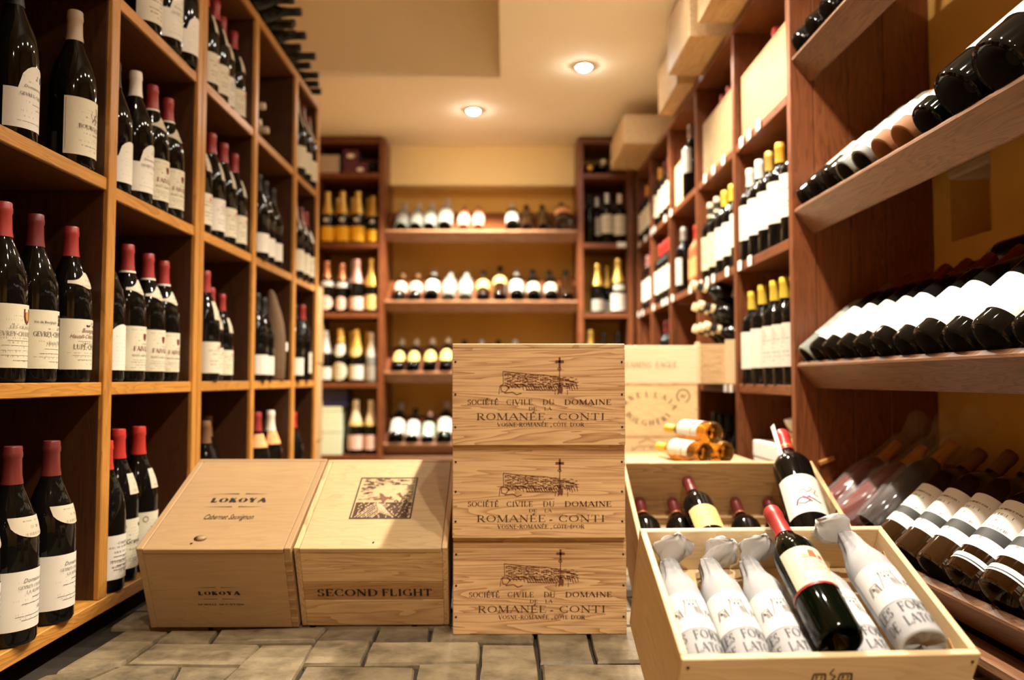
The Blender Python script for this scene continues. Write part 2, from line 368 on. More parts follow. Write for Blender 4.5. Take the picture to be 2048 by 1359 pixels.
# ------------------------------------------------------------------ lettering: a stroke alphabet with serifs
TK, TN, SF = .15, .055, .13
GL = {
 'A': (.86, 'l.04 0 .43 1 t;l.82 0 .43 .98 T;l.2 .36 .66 .36 t;s.06 0;s.82 0'),
 'B': (.72, 'l.15 0 .15 1 T;l.03 .972 .33 .972 t;l.15 .515 .34 .515 t;l.03 .028 .34 .028 t;a.33 .75 .25 .225 -90 90;a.34 .27 .29 .245 -90 90'),
 'C': (.80, 'a.44 .5 .37 .47 48 312;l.70 .70 .70 .99 t;l.70 .02 .70 .26 t'),
 'D': (.84, 'l.15 0 .15 1 T;l.03 .972 .38 .972 t;l.03 .028 .38 .028 t;a.38 .5 .38 .47 -90 90'),
 'E': (.70, 'l.15 0 .15 1 T;l.03 .972 .62 .972 t;l.15 .515 .48 .515 t;l.03 .028 .66 .028 t;l.60 .80 .62 1 t;l.62 0 .66 .22 t;l.48 .42 .48 .61 t'),
 'F': (.64, 'l.15 0 .15 1 T;l.03 .972 .60 .972 t;l.15 .515 .46 .515 t;l.58 .78 .60 1 t;l.46 .42 .46 .61 t;s.15 0'),
 'G': (.86, 'a.44 .5 .37 .47 45 320;l.70 .72 .70 .99 t;l.74 .03 .74 .42 T;s.72 .43'),
 'H': (.90, 'l.16 0 .16 1 T;l.74 0 .74 1 T;l.16 .52 .74 .52 t;s.16 0;s.74 0;s.16 .97;s.74 .97'),
 'I': (.38, 'l.19 0 .19 1 T;s.19 0;s.19 .97'),
 'J': (.5, 'l.30 .15 .30 1 T;a.16 .15 .14 .13 180 360;s.30 .97'),
 'K': (.82, 'l.15 0 .15 1 T;l.18 .40 .66 .98 t;l.32 .55 .74 0 T;s.15 0;s.15 .97;s.74 0;s.64 .97'),
 'L': (.66, 'l.15 0 .15 1 T;l.03 .028 .62 .028 t;l.59 0 .62 .26 t;s.15 .97'),
 'M': (1.04, 'l.12 0 .15 1 t;l.16 1 .52 .04 T;l.52 .04 .88 1 t;l.90 0 .88 1 T;s.12 0;s.90 0;s.12 .97;s.92 .97'),
 'N': (.88, 'l.14 0 .14 1 t;l.14 .98 .74 .04 T;l.74 0 .74 1 t;s.14 0;s.74 .97;s.10 .97'),
 'O': (.90, 'a.45 .5 .38 .47 0 360'),
 'P': (.68, 'l.15 0 .15 1 T;l.03 .972 .34 .972 t;l.15 .47 .34 .47 t;a.34 .72 .26 .25 -90 90;s.15 0'),
 'Q': (.90, 'a.45 .5 .38 .47 0 360;l.45 .2 .85 -.15 t'),
 'R': (.80, 'l.15 0 .15 1 T;l.03 .972 .34 .972 t;l.15 .49 .36 .49 t;a.34 .73 .26 .24 -90 90;l.36 .49 .70 0 T;s.15 0;s.72 0'),
 'S': (.62, 'a.31 .74 .20 .235 30 270;a.31 .265 .22 .24 -150 90;l.52 .74 .52 .98 t;l.08 .02 .08 .28 t'),
 'T': (.76, 'l.38 0 .38 1 T;l.05 .972 .71 .972 t;l.05 .76 .06 1 t;l.71 .76 .70 1 t;s.38 0'),
 'U': (.86, 'l.15 .3 .15 1 T;l.70 .3 .70 1 t;a.425 .30 .275 .28 180 360;s.15 .97;s.70 .97'),
 'V': (.84, 'l.06 1 .42 0 T;l.78 1 .42 .02 t;s.08 .97;s.76 .97'),
 'W': (1.2, 'l.06 1 .34 0 T;l.60 .98 .34 .02 t;l.60 1 .86 0 T;l.12 0 .12 0 t;l.86 .02 1.14 1 t;s.08 .97;s.6 .97;s1.12 .97'),
 'X': (.82, 'l.08 1 .72 0 T;l.72 1 .08 0 t;s.10 0;s.72 0;s.10 .97;s.70 .97'),
 'Y': (.80, 'l.08 1 .40 .48 T;l.72 1 .40 .48 t;l.40 0 .40 .5 T;s.40 0;s.10 .97;s.70 .97'),
 'Z': (.72, 'l.08 .972 .64 .972 t;l.62 .97 .08 .04 T;l.08 .028 .66 .028 t;l.10 .76 .10 1 t;l.64 0 .66 .24 t'),
 '1': (.42, 'l.2 0 .2 1 T;l.2 1 .06 .84 t;s.2 0'),
 '9': (.62, 'a.3 .68 .22 .29 0 360;a.22 .6 .31 .57 -75 10'),
 '5': (.6, 'l.14 .5 .14 1 t;l.14 .96 .52 .96 T;a.26 .31 .24 .28 -140 110'),
 '2': (.62, 'a.3 .72 .22 .25 -25 165;l.50 .60 .08 .06 t;l.08 .05 .56 .05 T'),
 '0': (.64, 'a.32 .5 .23 .47 0 360'), '3': (.6, 'a.28 .75 .2 .22 -90 150;a.28 .28 .24 .25 -150 90'),
 '-': (.44, 'l.08 .40 .36 .40 T'), '~': (.5, 'l.06 .30 .20 .42 T;l.20 .42 .40 .34 T'), ',': (.26, 'l.15 .1 .08 -.14 T'), "'": (.22, 'l.11 .98 .09 .74 T'),
 '.': (.26, 'l.1 .06 .2 .06 T'),
}
GL['\u00c9'] = (.70, GL['E'][1] + ';l.30 1.06 .50 1.24 T')
GL['\u00d4'] = (.90, GL['O'][1] + ';l.26 1.06 .45 1.22 t;l.64 1.06 .45 1.22 t')

def glyph_quads(ch, fat=1.0):
    w, spec = GL[ch]; out = []
    def line(x0, y0, x1, y1, t):
        d = Vector((x1 - x0, y1 - y0)); 
        if d.length < 1e-6: return
        n = Vector((-d.y, d.x)).normalized() * t / 2
        out.append([(x0 - n.x, y0 - n.y), (x1 - n.x, y1 - n.y), (x1 + n.x, y1 + n.y), (x0 + n.x, y0 + n.y)])
    for tok in spec.split(';'):
        k, a = tok[0], tok[1:].split()
        if k == 'l': line(*map(float, a[:4]), (TK if a[4] == 'T' else TN) * fat)
        elif k == 's': x, y = map(float, a); line(x - SF, y + .02 if y < .5 else y + .005, x + SF, y + .02 if y < .5 else y + .005, TN * .9)
        elif k == 'a':
            cx, cy, rx, ry, a0, a1 = map(float, a); n = max(5, int(abs(a1 - a0) / 26)); prev = None
            for i in range(n + 1):
                t = R(a0 + (a1 - a0) * i / n); th = (TN + (TK * fat - TN) * cos(t) ** 2) / 2
                p = ((cx + (rx + th) * cos(t), cy + (ry + th * .6) * sin(t)), (cx + (rx - th) * cos(t), cy + (ry - th) * sin(t)))
                if prev: out.append([prev[1], prev[0], p[0], p[1]])
                prev = p
    return w, out

def serif(text, height, x0=0., y0=0., width=None, fat=1.0, align='c', track=.10, small=None):
    """list of quads; the line is stretched to WIDTH. (x0, y0) is the baseline's middle (or start)."""
    items, x = [], 0.
    for ch in text:
        if ch == ' ': x += .55; continue
        w, q = glyph_quads(ch, fat)
        items += [[(px + x, py) for px, py in p] for p in q]
        x += w + track
    x -= track
    sx = (width / x) if width else height
    off = -x / 2 if align == 'c' else 0
    return [[(x0 + (px + off) * sx, y0 + py * height) for px, py in p] for p in items]

_fonts = {}
def script(text, height, x0=0., y0=0., width=None, shear=.35, align='c'):
    cu = bpy.data.curves.new('t', 'FONT'); cu.body = text; cu.size = 1; cu.shear = shear; cu.resolution_u = 2
    o = bpy.data.objects.new('t', cu); COL.objects.link(o)
    dg = bpy.context.evaluated_depsgraph_get(); me = o.evaluated_get(dg).to_mesh()
    vs = [v.co.copy() for v in me.vertices]; fs = [tuple(p.vertices) for p in me.polygons]
    bpy.data.objects.remove(o, do_unlink=True); bpy.data.curves.remove(cu)
    mx = max(v.x for v in vs); mn = min(v.x for v in vs)
    sx = width / (mx - mn) if width else height * 1.37
    off = -(mx + mn) / 2 if align == 'c' else -mn
    return [[(x0 + (vs[i].x + off) * sx, y0 + vs[i].y * height * 1.37) for i in f] for f in fs]

def rect2(x0, x1, y0, y1): return [[(x0, y0), (x1, y0), (x1, y1), (x0, y1)]]
def stroke(pts, w):
    out = []
    for (x0, y0), (x1, y1) in zip(pts[:-1], pts[1:]):
        d = Vector((x1 - x0, y1 - y0))
        if d.length < 1e-7: continue
        n = Vector((-d.y, d.x)).normalized() * w / 2
        out.append([(x0 - n.x, y0 - n.y), (x1 - n.x, y1 - n.y), (x1 + n.x, y1 + n.y), (x0 + n.x, y0 + n.y)])
    return out
def poly2(*pts): return [list(pts)]

def decal(name, quads, mat, parent, fn):
    """flat print: quads in 2-D put on a surface by fn(u, v)"""
    m = MB()
    for q in quads: m.quad([fn(*p) for p in q])
    o = link(name, m.mesh(name), mat, parent)
    return o

# ------------------------------------------------------------------ bottles
SHAPES = {
 'b': dict(R=.0400, h=.296, prof=[(.0400, .150), (.0385, .170), (.033, .192), (.0245, .214), (.0160, .236), (.0128, .254), (.0116, .285)], cap=(.240, .298), neckz=(.196, .215)),
 'x': dict(R=.0372, h=.300, prof=[(.0372, .188), (.0362, .200), (.030, .214), (.019, .226), (.0145, .236), (.0130, .285)], cap=(.244, .302), neckz=(.205, .215)),
 'c': dict(R=.0430, h=.305, prof=[(.0430, .130), (.0405, .158), (.033, .190), (.0235, .222), (.0180, .250), (.0160, .285)], cap=(.175, .310), neckz=(.165, .180)),
 'h': dict(R=.0285, h=.235, prof=[(.0285, .140), (.0275, .150), (.022, .163), (.0145, .176), (.0115, .190), (.0104, .225)], cap=(.180, .238), neckz=(.15, .16)),
 's': dict(R=.0370, h=.262, prof=[(.0370, .150), (.0350, .165), (.027, .182), (.0170, .196), (.0145, .212), (.0140, .250)], cap=(.205, .264), neckz=(.16, .17)),
 'f': dict(R=.0560, h=.250, prof=[(.060, .06), (.062, .10), (.056, .135), (.040, .165), (.022, .185), (.0150, .200), (.0140, .240)], cap=(.200, .252), neckz=(.15, .16)),
}
def rad_at(sh, z):
    p = [(sh['R'], .006)] + sh['prof']
    for (r0, z0), (r1, z1) in zip(p[:-1], p[1:]):
        if z0 <= z <= z1: return r0 + (r1 - r0) * (z - z0) / (z1 - z0)
    return p[-1][0]

_mesh = {}
def body_mesh(s):
    k = ('body', s)
    if k not in _mesh:
        sh = SHAPES[s]; r = sh['R']
        pr = [(0, .024), (r * .25, .022), (r * .55, .010), (r * .78, .0015), (r * .86, 0), (r * .94, .0015), (r, .007)] + sh['prof'] + [(sh['prof'][-1][0] + .001, sh['h'] - .008), (sh['prof'][-1][0] + .001, sh['h'] - .001), (0, sh['h'])]
        me = MB().lathe(pr, 24).mesh('bottle body', True, sharp=R(28))
        if s in 'bxc':
            me.materials.append(None); me.materials.append(M_punt)
            for p in me.polygons:
                if max(math.hypot(*me.vertices[i].co[:2]) for i in p.vertices) < r * .80 and p.center.z < .03: p.material_index = 1
        _mesh[k] = me
    return _mesh[k]
def cap_mesh(s, z0=None):
    k = ('cap', s, z0)
    if k not in _mesh:
        sh = SHAPES[s]; a, b = sh['cap']; a = z0 or a
        e = .0010; rn = sh['prof'][-1][0] + .0013
        if s == 'c':
            pr = [(rad_at(sh, a) + .0006, a)] + [(r + e, z) for r, z in sh['prof'] if a < z < .27] + [(.0178, .268), (.0172, .276), (.0190, .280), (.0195, .298), (.0170, .308), (0, .311)]
        else:
            pr = [(rad_at(sh, a) + .0004, a)] + [(r + e, z) for r, z in sh['prof'] if a < z < b - .022] + [(rn, b - .020), (rn + .0011, b - .017), (rn + .0011, b - .010), (rn + .0004, b - .008), (rn + .0004, b - .002), (rn - .0006, b), (0, b + .0005)]
        _mesh[k] = MB().lathe(pr, 18).mesh('capsule', True, sharp=R(40))
    return _mesh[k]
def band_mesh(s, z0, z1):
    k = ('band', s, z0, z1)
    if k not in _mesh:
        sh = SHAPES[s]
        _mesh[k] = MB().lathe([(rad_at(sh, z0) + .0012, z0), (rad_at(sh, z1) + .0012, z1)], 18).mesh('band', True)
    return _mesh[k]
def patch_mesh(s, z0, z1, half, shape='rect', rows=2, off=.0007):
    """a label that follows the bottle's curve, facing local +X, with UVs"""
    k = ('lab', s, z0, z1, half, shape)
    if k in _mesh: return _mesh[k]
    sh = SHAPES[s]; n = 16; V, F, UV = [], [], []
    for i in range(n + 1):
        u = i / n; t = 2 * u - 1
        top, bot = z1, z0
        if shape == 'arch': top = z0 + (z1 - z0) * (.60 + .40 * math.sqrt(max(0, 1 - min(1, abs(t) / .62) ** 2)))
        elif shape == 'round':
            hgt = math.sqrt(max(0.002, 1 - t * t)); mid = (z0 + z1) / 2; top = mid + (z1 - mid) * hgt; bot = mid - (mid - z0) * hgt
        elif shape == 'half': bot = z1 - (z1 - z0) * math.sqrt(max(0.002, 1 - t * t))
        elif shape == 'collar': 
            g = math.exp(-(t / .42) ** 2); top = z0 + (z1 - z0) * (.42 + .58 * g); bot = z0 + (z1 - z0) * (.25 - .25 * g)
        for j in range(rows + 1):
            v = j / rows; z = bot + (top - bot) * v; a = t * half; r = rad_at(sh, z) + off
            V.append((r * cos(a), r * sin(a), z)); UV.append((u, (z - z0) / (z1 - z0)))
    for i in range(n):
        for j in range(rows):
            a = i * (rows + 1) + j; F.append((a, a + rows + 1, a + rows + 2, a + 1))
    me = bpy.data.meshes.new('label'); me.from_pydata(V, [], F)
    ul = me.uv_layers.new(name='UVMap')
    for p in me.polygons:
        p.use_smooth = True
        for li in p.loop_indices: ul.data[li].uv = UV[me.loops[li].vertex_index]
    me.update(); _mesh[k] = me
    return me

def on_cyl(s, off=.0013):
    sh = SHAPES[s]
    def f(u, v):
        r = rad_at(sh, v) + off; a = u / sh['R']
        return (r * cos(a), r * sin(a), v)
    return f

def shield(x, y, w, h): return [[(x - w, y + h), (x - w, y), (x - w * .6, y - h * .7), (x, y - h), (x + w * .6, y - h * .7), (x + w, y), (x + w, y + h)]]
def lines2(x0, x1, ys, w=.0006):
    out = []
    for y, a, b in ys:
        for k in range(6): out += rect2(x0 + (x1 - x0) * (a + (b - a) * k / 5), x0 + (x1 - x0) * (a + (b - a) * k / 5 + (b - a) / 5 * .9), y, y + w)
    return out
# lettering designs for the labels that can be read: list of (quads, material)
def D_faive():
    fr = lines2(-.047, .047, [(.030, 0, 1), (.111, 0, 1)], .0009) + rect2(-.047, -.0462, .030, .1115) + rect2(.0462, .047, .030, .1115)
    return [(serif('FAIVELEY', .0105, .0, .066, .060, 1.25), M_inkr), (serif('NUITS-SAINT-GEORGES', .0048, 0, .054, .066), M_inkb), (serif('DOMAINE', .003, 0, .080, .022), M_inkg),
            (shield(0, .096, .0056, .008), M_inkr), (fr + lines2(-.035, .035, [(.046, .1, .9), (.042, 0, 1), (.036, .15, .85)]), M_inkg)]
def D_gevrey():
    return [(serif('GEVREY-CHAMBERTIN', .0085, 0, .080, .086), M_inkb), (serif('VIEILLES VIGNES', .0042, 0, .066, .044), M_inkb), (script('Vin de Bourgogne', .0045, -.022, .103, .040, .2), M_inkb),
            (serif('2011', .0055, .008, .092, .016), M_inkg), (rect2(.004, .012, .100, .106) + rect2(.005, .011, .107, .113) + rect2(.004, .012, .114, .119), M_inkb),
            (lines2(-.042, .042, [(.058, .2, .8), (.050, .1, .9), (.044, .0, 1), (.036, .3, .7)]), M_inkg)]
def D_shield():
    return [(shield(.010, .108, .0085, .013), M_inkr), (shield(.010, .108, .0045, .008), CAPS['G'][1]), (serif('LES GRANDS', .0048, .0, .088, .044), M_inkg), (serif('GEVREY-CHAMBERTIN', .0075, 0, .076, .086), M_inkg),
            (lines2(-.042, .042, [(.068, .2, .8), (.060, .1, .9), (.052, .0, 1), (.044, .1, .9), (.036, .3, .7)]), M_inkg)]
def D_lupe():
    wing = lambda x: [[(x, .108), (x + .004, .104), (x + .006, .106), (x + .008, .104), (x + .012, .108), (x + .009, .109), (x + .006, .107), (x + .003, .109)]]
    return [(wing(-.012) + wing(.010) + rect2(.0035, .0043, .104, .116) + rect2(.0015, .0063, .111, .112), M_inkb), (script('Bourgogne', .0085, 0, .094, .040, .4), M_inkr), (script('Hautes-C\u00f4tes de Nuits', .0080, 0, .083, .082, .4), M_inkr),
            (serif('LUP\u00c9-CHOLET', .0095, 0, .062, .070), M_inkb), (lines2(-.045, .045, [(.077, .2, .8), (.073, .3, .7), (.055, 0, 1), (.050, .1, .9), (.042, .2, .8)]), M_inkg)]
def D_bourg():
    lion = stroke([(-.004, .087), (0, .092), (.003, .100), (.008, .104), (.012, .100)], .002) + stroke([(.003, .100), (.006, .090), (.004, .084)], .002) + stroke([(.008, .104), (.009, .112), (.006, .115)], .0018) + stroke([(.006, .096), (.014, .092), (.016, .097)], .0012) + stroke([(-.002, .09), (-.007, .098), (-.005, .106)], .001)
    return [(serif('BOURGOGNE', .0075, 0, .072, .060), M_inkb), (lion, M_inkg), (script('Chardonnay', .0035, .01, .062, .024, .3), M_inkg), (lines2(-.03, .03, [(.052, .45, .7), (.040, .2, .8)]) + rect2(-.051, .051, .1225, .1232) + rect2(-.051, -.0504, .03, .123), M_inkg)]
def D_arch():
    badge = [[(.013 + .0055 * cos(i * pi / 6), .116 + .0065 * sin(i * pi / 6)) for i in range(12)]]
    return [(badge, plain_navy), (script('2', .008, -.002, .112, None, .4) + script('Domaine des', .0055, -.005, .094, .042, .35), M_inkg), (serif('GEVREY-CHAMBERTIN', .0055, .004, .080, .072), M_inkb), (lines2(-.035, .045, [(.068, .3, .7), (.060, .4, .8), (.036, 0, 1)]), M_inkg)]
def D_dom():
    return [(script('Domaine de la', .0065, .004, .094, .050, .35), M_inkg), (serif('GEVREY-CHAMBERTIN', .0048, .004, .085, .064), M_inkg), (serif('LA ROMAN\u00c9E', .0048, .004, .077, .040), M_inkg),
            (lines2(-.04, .045, [(.070, .4, .7), (.062, .2, .9), (.044, .1, .9), (.038, .2, .8)], .0008) + rect2(-.055, .055, .101, .1016) + rect2(-.055, .055, .031, .0316), M_inkg), (script('Albert', .006, .014, .051, .018, .5), M_inkg)]
def D_goth():
    bird = [[(.006, .110), (.012, .113), (.018, .109), (.014, .104), (.010, .106)]] + stroke([(.016, .110), (.020, .118)], .0014)
    ring = [[(-.030 + .006 * cos(a) * k, .108 + .006 * sin(a) * k) for k, a in ((1, i * pi / 5), (1, (i + 1) * pi / 5), (.8, (i + 1) * pi / 5), (.8, i * pi / 5))] for i in range(10)]
    return [(script('Grands', .0100, -.004, .074, .040, .12) + bird, M_inkb), (ring, M_inkr), (lines2(-.045, .045, [(.062, .3, .7), (.045, .3, .6), (.040, .3, .7)]), M_inkg)]
def D_redl():
    return [(serif('CORTON', .0052, 0, .094, .03) + lines2(-.03, .03, [(.070, .1, .9)], .0012), M_inkr), (lines2(-.03, .03, [(.062, 0, 1), (.052, .2, .8), (.044, .1, .9)], .0012), M_inkr)]
def D_faint():
    tower = stroke([(-.003, .150), (-.003, .158), (.005, .158), (.006, .150)], .0012) + stroke([(-.008, .150), (.010, .150)], .0015)
    return [(tower, CAPS['C'][1])]
plain_navy = plain('navy print', (.03, .035, .14), .6)
DESIGNS = dict(faive=D_faive, gevrey=D_gevrey, shield=D_shield, lupe=D_lupe, bourg=D_bourg, arch=D_arch, dom=D_dom, goth=D_goth, redl=D_redl)
_design = {}

KINDS = {}
def kind(code, shape, glass, cap, lab, z=(.025, .115), half=1.35, lshape='rect', neck=None, capz=None, design=None, band=None, desc='', name='wine_bottle'):
    KINDS[code] = dict(shape=shape, glass=glass, cap=cap, lab=lab, z=z, half=half, lshape=lshape, neck=neck, capz=capz, design=design, band=band, desc=desc, name=name)

def bottle(code, label, group, loc, axis=(0, 0, 1), face=(1, 0, 0), scale=1.0, roll=0.0):
    K = KINDS[code]; s = K['shape']
    a = Vector(axis).normalized(); f = Vector(face); f = (f - a * f.dot(a)).normalized(); y = a.cross(f)
    M = Matrix((f, y, a)).transposed().to_4x4()
    M = Matrix.Translation(loc) @ M @ Matrix.Rotation(roll, 4, 'Z') @ Matrix.Scale(scale, 4)
    t = link(K['name'], None); t.empty_display_size = .02
    t.matrix_world = M
    tag(t, label, 'bottle', group)
    def p(name, me, mat, par=t):
        o = bpy.data.objects.new(name, me); COL.objects.link(o); o.parent = par
        if len(me.materials) == 0: me.materials.append(None)
        o.material_slots[0].link = 'OBJECT'; o.material_slots[0].material = mat
        return o
    p('glass_body', body_mesh(s), K['glass'])
    if K['cap']: p('capsule', cap_mesh(s, K['capz']), CAPS[K['cap']][1])
    if K['band']:
        p('capsule_band', band_mesh(s, *K['band'][:2]), CAPS[K['band'][2]][1])
    if K['lab']:
        l = p('label', patch_mesh(s, K['z'][0], K['z'][1], K['half'], K['lshape']), LAB[K['lab']] if isinstance(K['lab'], str) else K['lab'])
        if K['design']:
            if K['design'] not in _design:
                _design[K['design']] = []
                for q, m in DESIGNS[K['design']]():
                    mb = MB(); fn = on_cyl(s)
                    for pt in q: mb.quad([fn(*c) for c in pt])
                    me = mb.mesh('lettering'); _design[K['design']].append((me, m))
            for me, m in _design[K['design']]: p('lettering', me, m, l)
    if K['neck']:
        z0, z1, half, shp = K['neck'][:4]
        p('neck_label', patch_mesh(s, z0, z1, half, shp), LAB['neck'] if len(K['neck']) < 5 else LAB[K['neck'][4]])
    return t

ORD = ['nearest', 'second-nearest', 'third-nearest', 'fourth-nearest', 'fifth-nearest', 'sixth-nearest', 'seventh-nearest', 'eighth-nearest', 'ninth-nearest', 'tenth-nearest', 'eleventh-nearest', 'twelfth-nearest', 'thirteenth-nearest', 'fourteenth-nearest']
ORDL = ['leftmost', 'second from left', 'third from left', 'fourth from left', 'fifth from left', 'sixth from left', 'seventh from left', 'eighth from left', 'ninth from left', 'tenth from left', 'rightmost']
def row(where, z, items, face, order=ORD, group=None):
    """items: (code, x, y[, scale]) from the near end"""
    for i, it in enumerate(items):
        code, x, y = it[:3]; sc = it[3] if len(it) > 3 else 1.0
        lab = '%s %s, %s' % (order[i], KINDS[code]['desc'], where)
        bottle(code, lab, group or ('bottles, ' + where), (x, y, z + .0005), face=face, scale=sc, roll=random.uniform(-.10, .10))

# ------------------------------------------------------------------ room shell
def structure(name, mat, x0, x1, y0, y1, z0, z1):
    o = part_box(name, mat, None, x0, x1, y0, y1, z0, z1, 0); o['kind'] = 'structure'; return o
floor = structure('floor', M_mortar, -1.25, 1.25, -1.3, 5.0, -.06, -.012)
structure('wall_left', M_must, -1.29, -1.19, -1.3, 5.0, -.06, 2.5)
# right wall with a small niche in the plaster
XW = 1.13
wr = MB()
NY0, NY1, NZ0, NZ1 = 1.83, 2.0, .83, .995
wr.box(XW, XW + .14, -1.3, NY0, -.06, 2.5).box(XW, XW + .14, NY1, 5.0, -.06, 2.5).box(XW, XW + .14, NY0, NY1, -.06, NZ0).box(XW, XW + .14, NY0, NY1, NZ1, 2.5).box(XW + .10, XW + .14, NY0, NY1, NZ0, NZ1)
o = link('wall_right', wr.mesh('wall_right'), M_must); o['kind'] = 'structure'
lint = part_box('niche_lintel', M_rough, o, XW - .004, XW + .10, NY0 - .004, NY1 + .006, NZ1 - .006, NZ1 + .022, .006)
structure('wall_back', M_must, -1.25, 1.25, 4.90, 5.0, -.06, 2.5)
structure('wall_front', M_must, -1.25, 1.25, -1.4, -1.3, -.06, 2.5)
hd = structure('trim_header', M_head, -.70, .428, 4.76, 4.90, 1.648, ZC)
# ceiling: low slab with a raised bay over the near left part
cl = MB()
cl.box(-.022, 1.25, -1.3, 3.66, ZC, ZC + .60).box(-1.25, 1.25, 3.66, 5.0, ZC, ZC + .60)
o = link('ceiling', cl.mesh('ceiling'), M_ceil); o['kind'] = 'structure'
o = part_box('ceiling_raised', M_ceil, None, -1.25, -.022, -1.3, 3.66, ZH, ZH + .06, 0); o['kind'] = 'structure'

# paving stones (corner points on the floor)
STONES = [
 [(-0.734,1.589),(-0.650,1.579),(-0.653,1.394),(-0.743,1.353)], [(-0.645,1.579),(-0.556,1.581),(-0.549,1.513),(-0.646,1.514)],
 [(-0.553,1.581),(-0.348,1.595),(-0.353,1.520),(-0.544,1.510)], [(-0.645,1.502),(-0.449,1.498),(-0.447,1.394),(-0.649,1.396)],
 [(-0.444,1.495),(-0.351,1.497),(-0.338,1.232),(-0.459,1.233)], [(-0.345,1.598),(-0.248,1.597),(-0.247,1.527),(-0.351,1.525)],
 [(-0.350,1.517),(-0.249,1.519),(-0.246,1.393),(-0.344,1.393)], [(-0.244,1.597),(-0.148,1.603),(-0.143,1.518),(-0.242,1.519)],
 [(-0.247,1.505),(-0.046,1.508),(-0.044,1.405),(-0.242,1.395)], [(-0.144,1.603),(0.059,1.600),(0.054,1.510),(-0.140,1.515)],
 [(-0.042,1.500),(0.054,1.499),(0.055,1.229),(-0.042,1.230)], [(0.062,1.597),(0.157,1.597),(0.154,1.401),(0.060,1.397)],
 [(0.163,1.596),(0.250,1.596),(0.252,1.403),(0.159,1.401)], [(0.062,1.388),(0.253,1.393),(0.252,1.230),(0.060,1.229)],
 [(-0.147,1.394),(-0.047,1.396),(-0.047,1.230),(-0.141,1.230)], [(-0.339,1.384),(-0.152,1.382),(-0.146,1.230),(-0.334,1.232)],
 [(-0.548,1.386),(-0.450,1.385),(-0.462,1.233),(-0.517,1.234)], [(-0.648,1.387),(-0.552,1.386),(-0.520,1.234),(-0.700,1.235)],
 [(-0.752,1.345),(-0.655,1.385),(-0.708,1.235),(-0.775,1.235)]]
def stone(pts):
    cx = sum(p[0] for p in pts) / len(pts); cy = sum(p[1] for p in pts) / len(pts)
    bm = bmesh.new(); n = len(pts)
    ring = []
    for i, (x, y) in enumerate(pts):            # a wobbling outline
        x2, y2 = pts[(i + 1) % n]; L = math.hypot(x2 - x, y2 - y)
        dx, dy = (x - cx), (y - cy); ring.append((dx * .985, dy * .985))
        k = max(1, int(L / .05))
        for j in range(1, k):
            t = j / k; s = random.uniform(-.0022, .0012)
            px, py = x + (x2 - x) * t - cx, y + (y2 - y) * t - cy; l = math.hypot(px, py)
            ring.append((px * (1 + s / l), py * (1 + s / l)))
    tilt = (random.uniform(-.012, .012), random.uniform(-.012, .012)); z0 = random.uniform(-.002, .0)
    def zz(x, y): return min(.0005, z0 + tilt[0] * x + tilt[1] * y)
    top = [bm.verts.new((x * .965, y * .965, zz(x, y))) for x, y in ring]
    sh = [bm.verts.new((x, y, zz(x, y) - .005)) for x, y in ring]
    bt = [bm.verts.new((x, y, -.014)) for x, y in ring]
    bm.faces.new(list(reversed(top))) if False else bm.faces.new(top)
    m = len(ring)
    for i in range(m):
        j = (i + 1) % m
        bm.faces.new((top[j], top[i], sh[i], sh[j])); bm.faces.new((sh[j], sh[i], bt[i], bt[j]))
    bmesh.ops.recalc_face_normals(bm, faces=bm.faces)
    me = bpy.data.meshes.new('paving_stone'); bm.to_mesh(me); bm.free()
    return link('paving_stone', me, M_stone, floor, (cx - floor.location.x, cy - floor.location.y, -floor.location.z))
for s in STONES: stone(s)
def grid_stones(x0, x1, y0, y1, w=.2, d=.1):
    y = y0; k = 0
    while y < y1 - .02:
        x = x0 - (k % 2) * w / 2
        ye = min(y + d, y1)
        while x < x1 - .02:
            a, b = max(x, x0), min(x + w, x1)
            if b - a > .03: stone([(a + .003, ye - .003), (b - .003, ye - .003), (b - .003, y + .003), (a + .003, y + .003)])
            x += w
        y += d; k += 1
grid_stones(-.78, .76, .62, 1.225, .2, .1)
grid_stones(.26, .80, 1.23, 1.63, .18, .1)
grid_stones(-.78, .76, 1.605, 2.6, .2, .1)
grid_stones(-.78, .76, 2.6, 4.6, .4, .2)

# ------------------------------------------------------------------ downlights
def downlight(x, y, z, power, label, cone=118):
    t = thing('ceiling_downlight', label, 'light', (x, y, z), group='ceiling downlights')
    ring = MB().lathe([(.030, -.002), (.034, -.008), (.043, -.008), (.046, 0), (.030, 0)], 24)
    link('trim_ring', ring.mesh('trim_ring', True, sharp=R(40)), M_chrome, t)
    lens = MB().lathe([(0, -.020), (.016, -.018), (.026, -.012), (.031, -.004), (.031, -.001), (0, -.001)], 24)
    link('lens', lens.mesh('lens', True), M_bulb, t)
    ld = bpy.data.lights.new('downlight_beam', 'SPOT'); ld.energy = power; ld.color = LAMP_COL
    ld.spot_size = R(cone); ld.spot_blend = .55; ld.shadow_soft_size = .022
    lo = bpy.data.objects.new('downlight_beam', ld); COL.objects.link(lo); lo.parent = t; lo.location = (0, 0, -.045)
    return t
for i, (x, y, p) in enumerate(LOW_LIGHTS):
    downlight(x, y, ZC, p, ['lit downlight with steel ring in low ceiling beside right crates', 'lit downlight with steel ring near the back header', 'lit downlight over the wooden crates on right shelving',
                            'lit downlight beside the end panel of the sloping rack', 'lit downlight over the paper wrapped bottles', 'lit downlight over the near end of the paving', 'lit downlight beside the viewer', 'lit downlight in low ceiling behind the viewer'][i])
for i, (x, y, p) in enumerate(ADDED_HIGH_LIGHTS):
    downlight(x, y, ZH, p, ['downlight in raised ceiling bay, over first left bookcase bay'][i], 130)

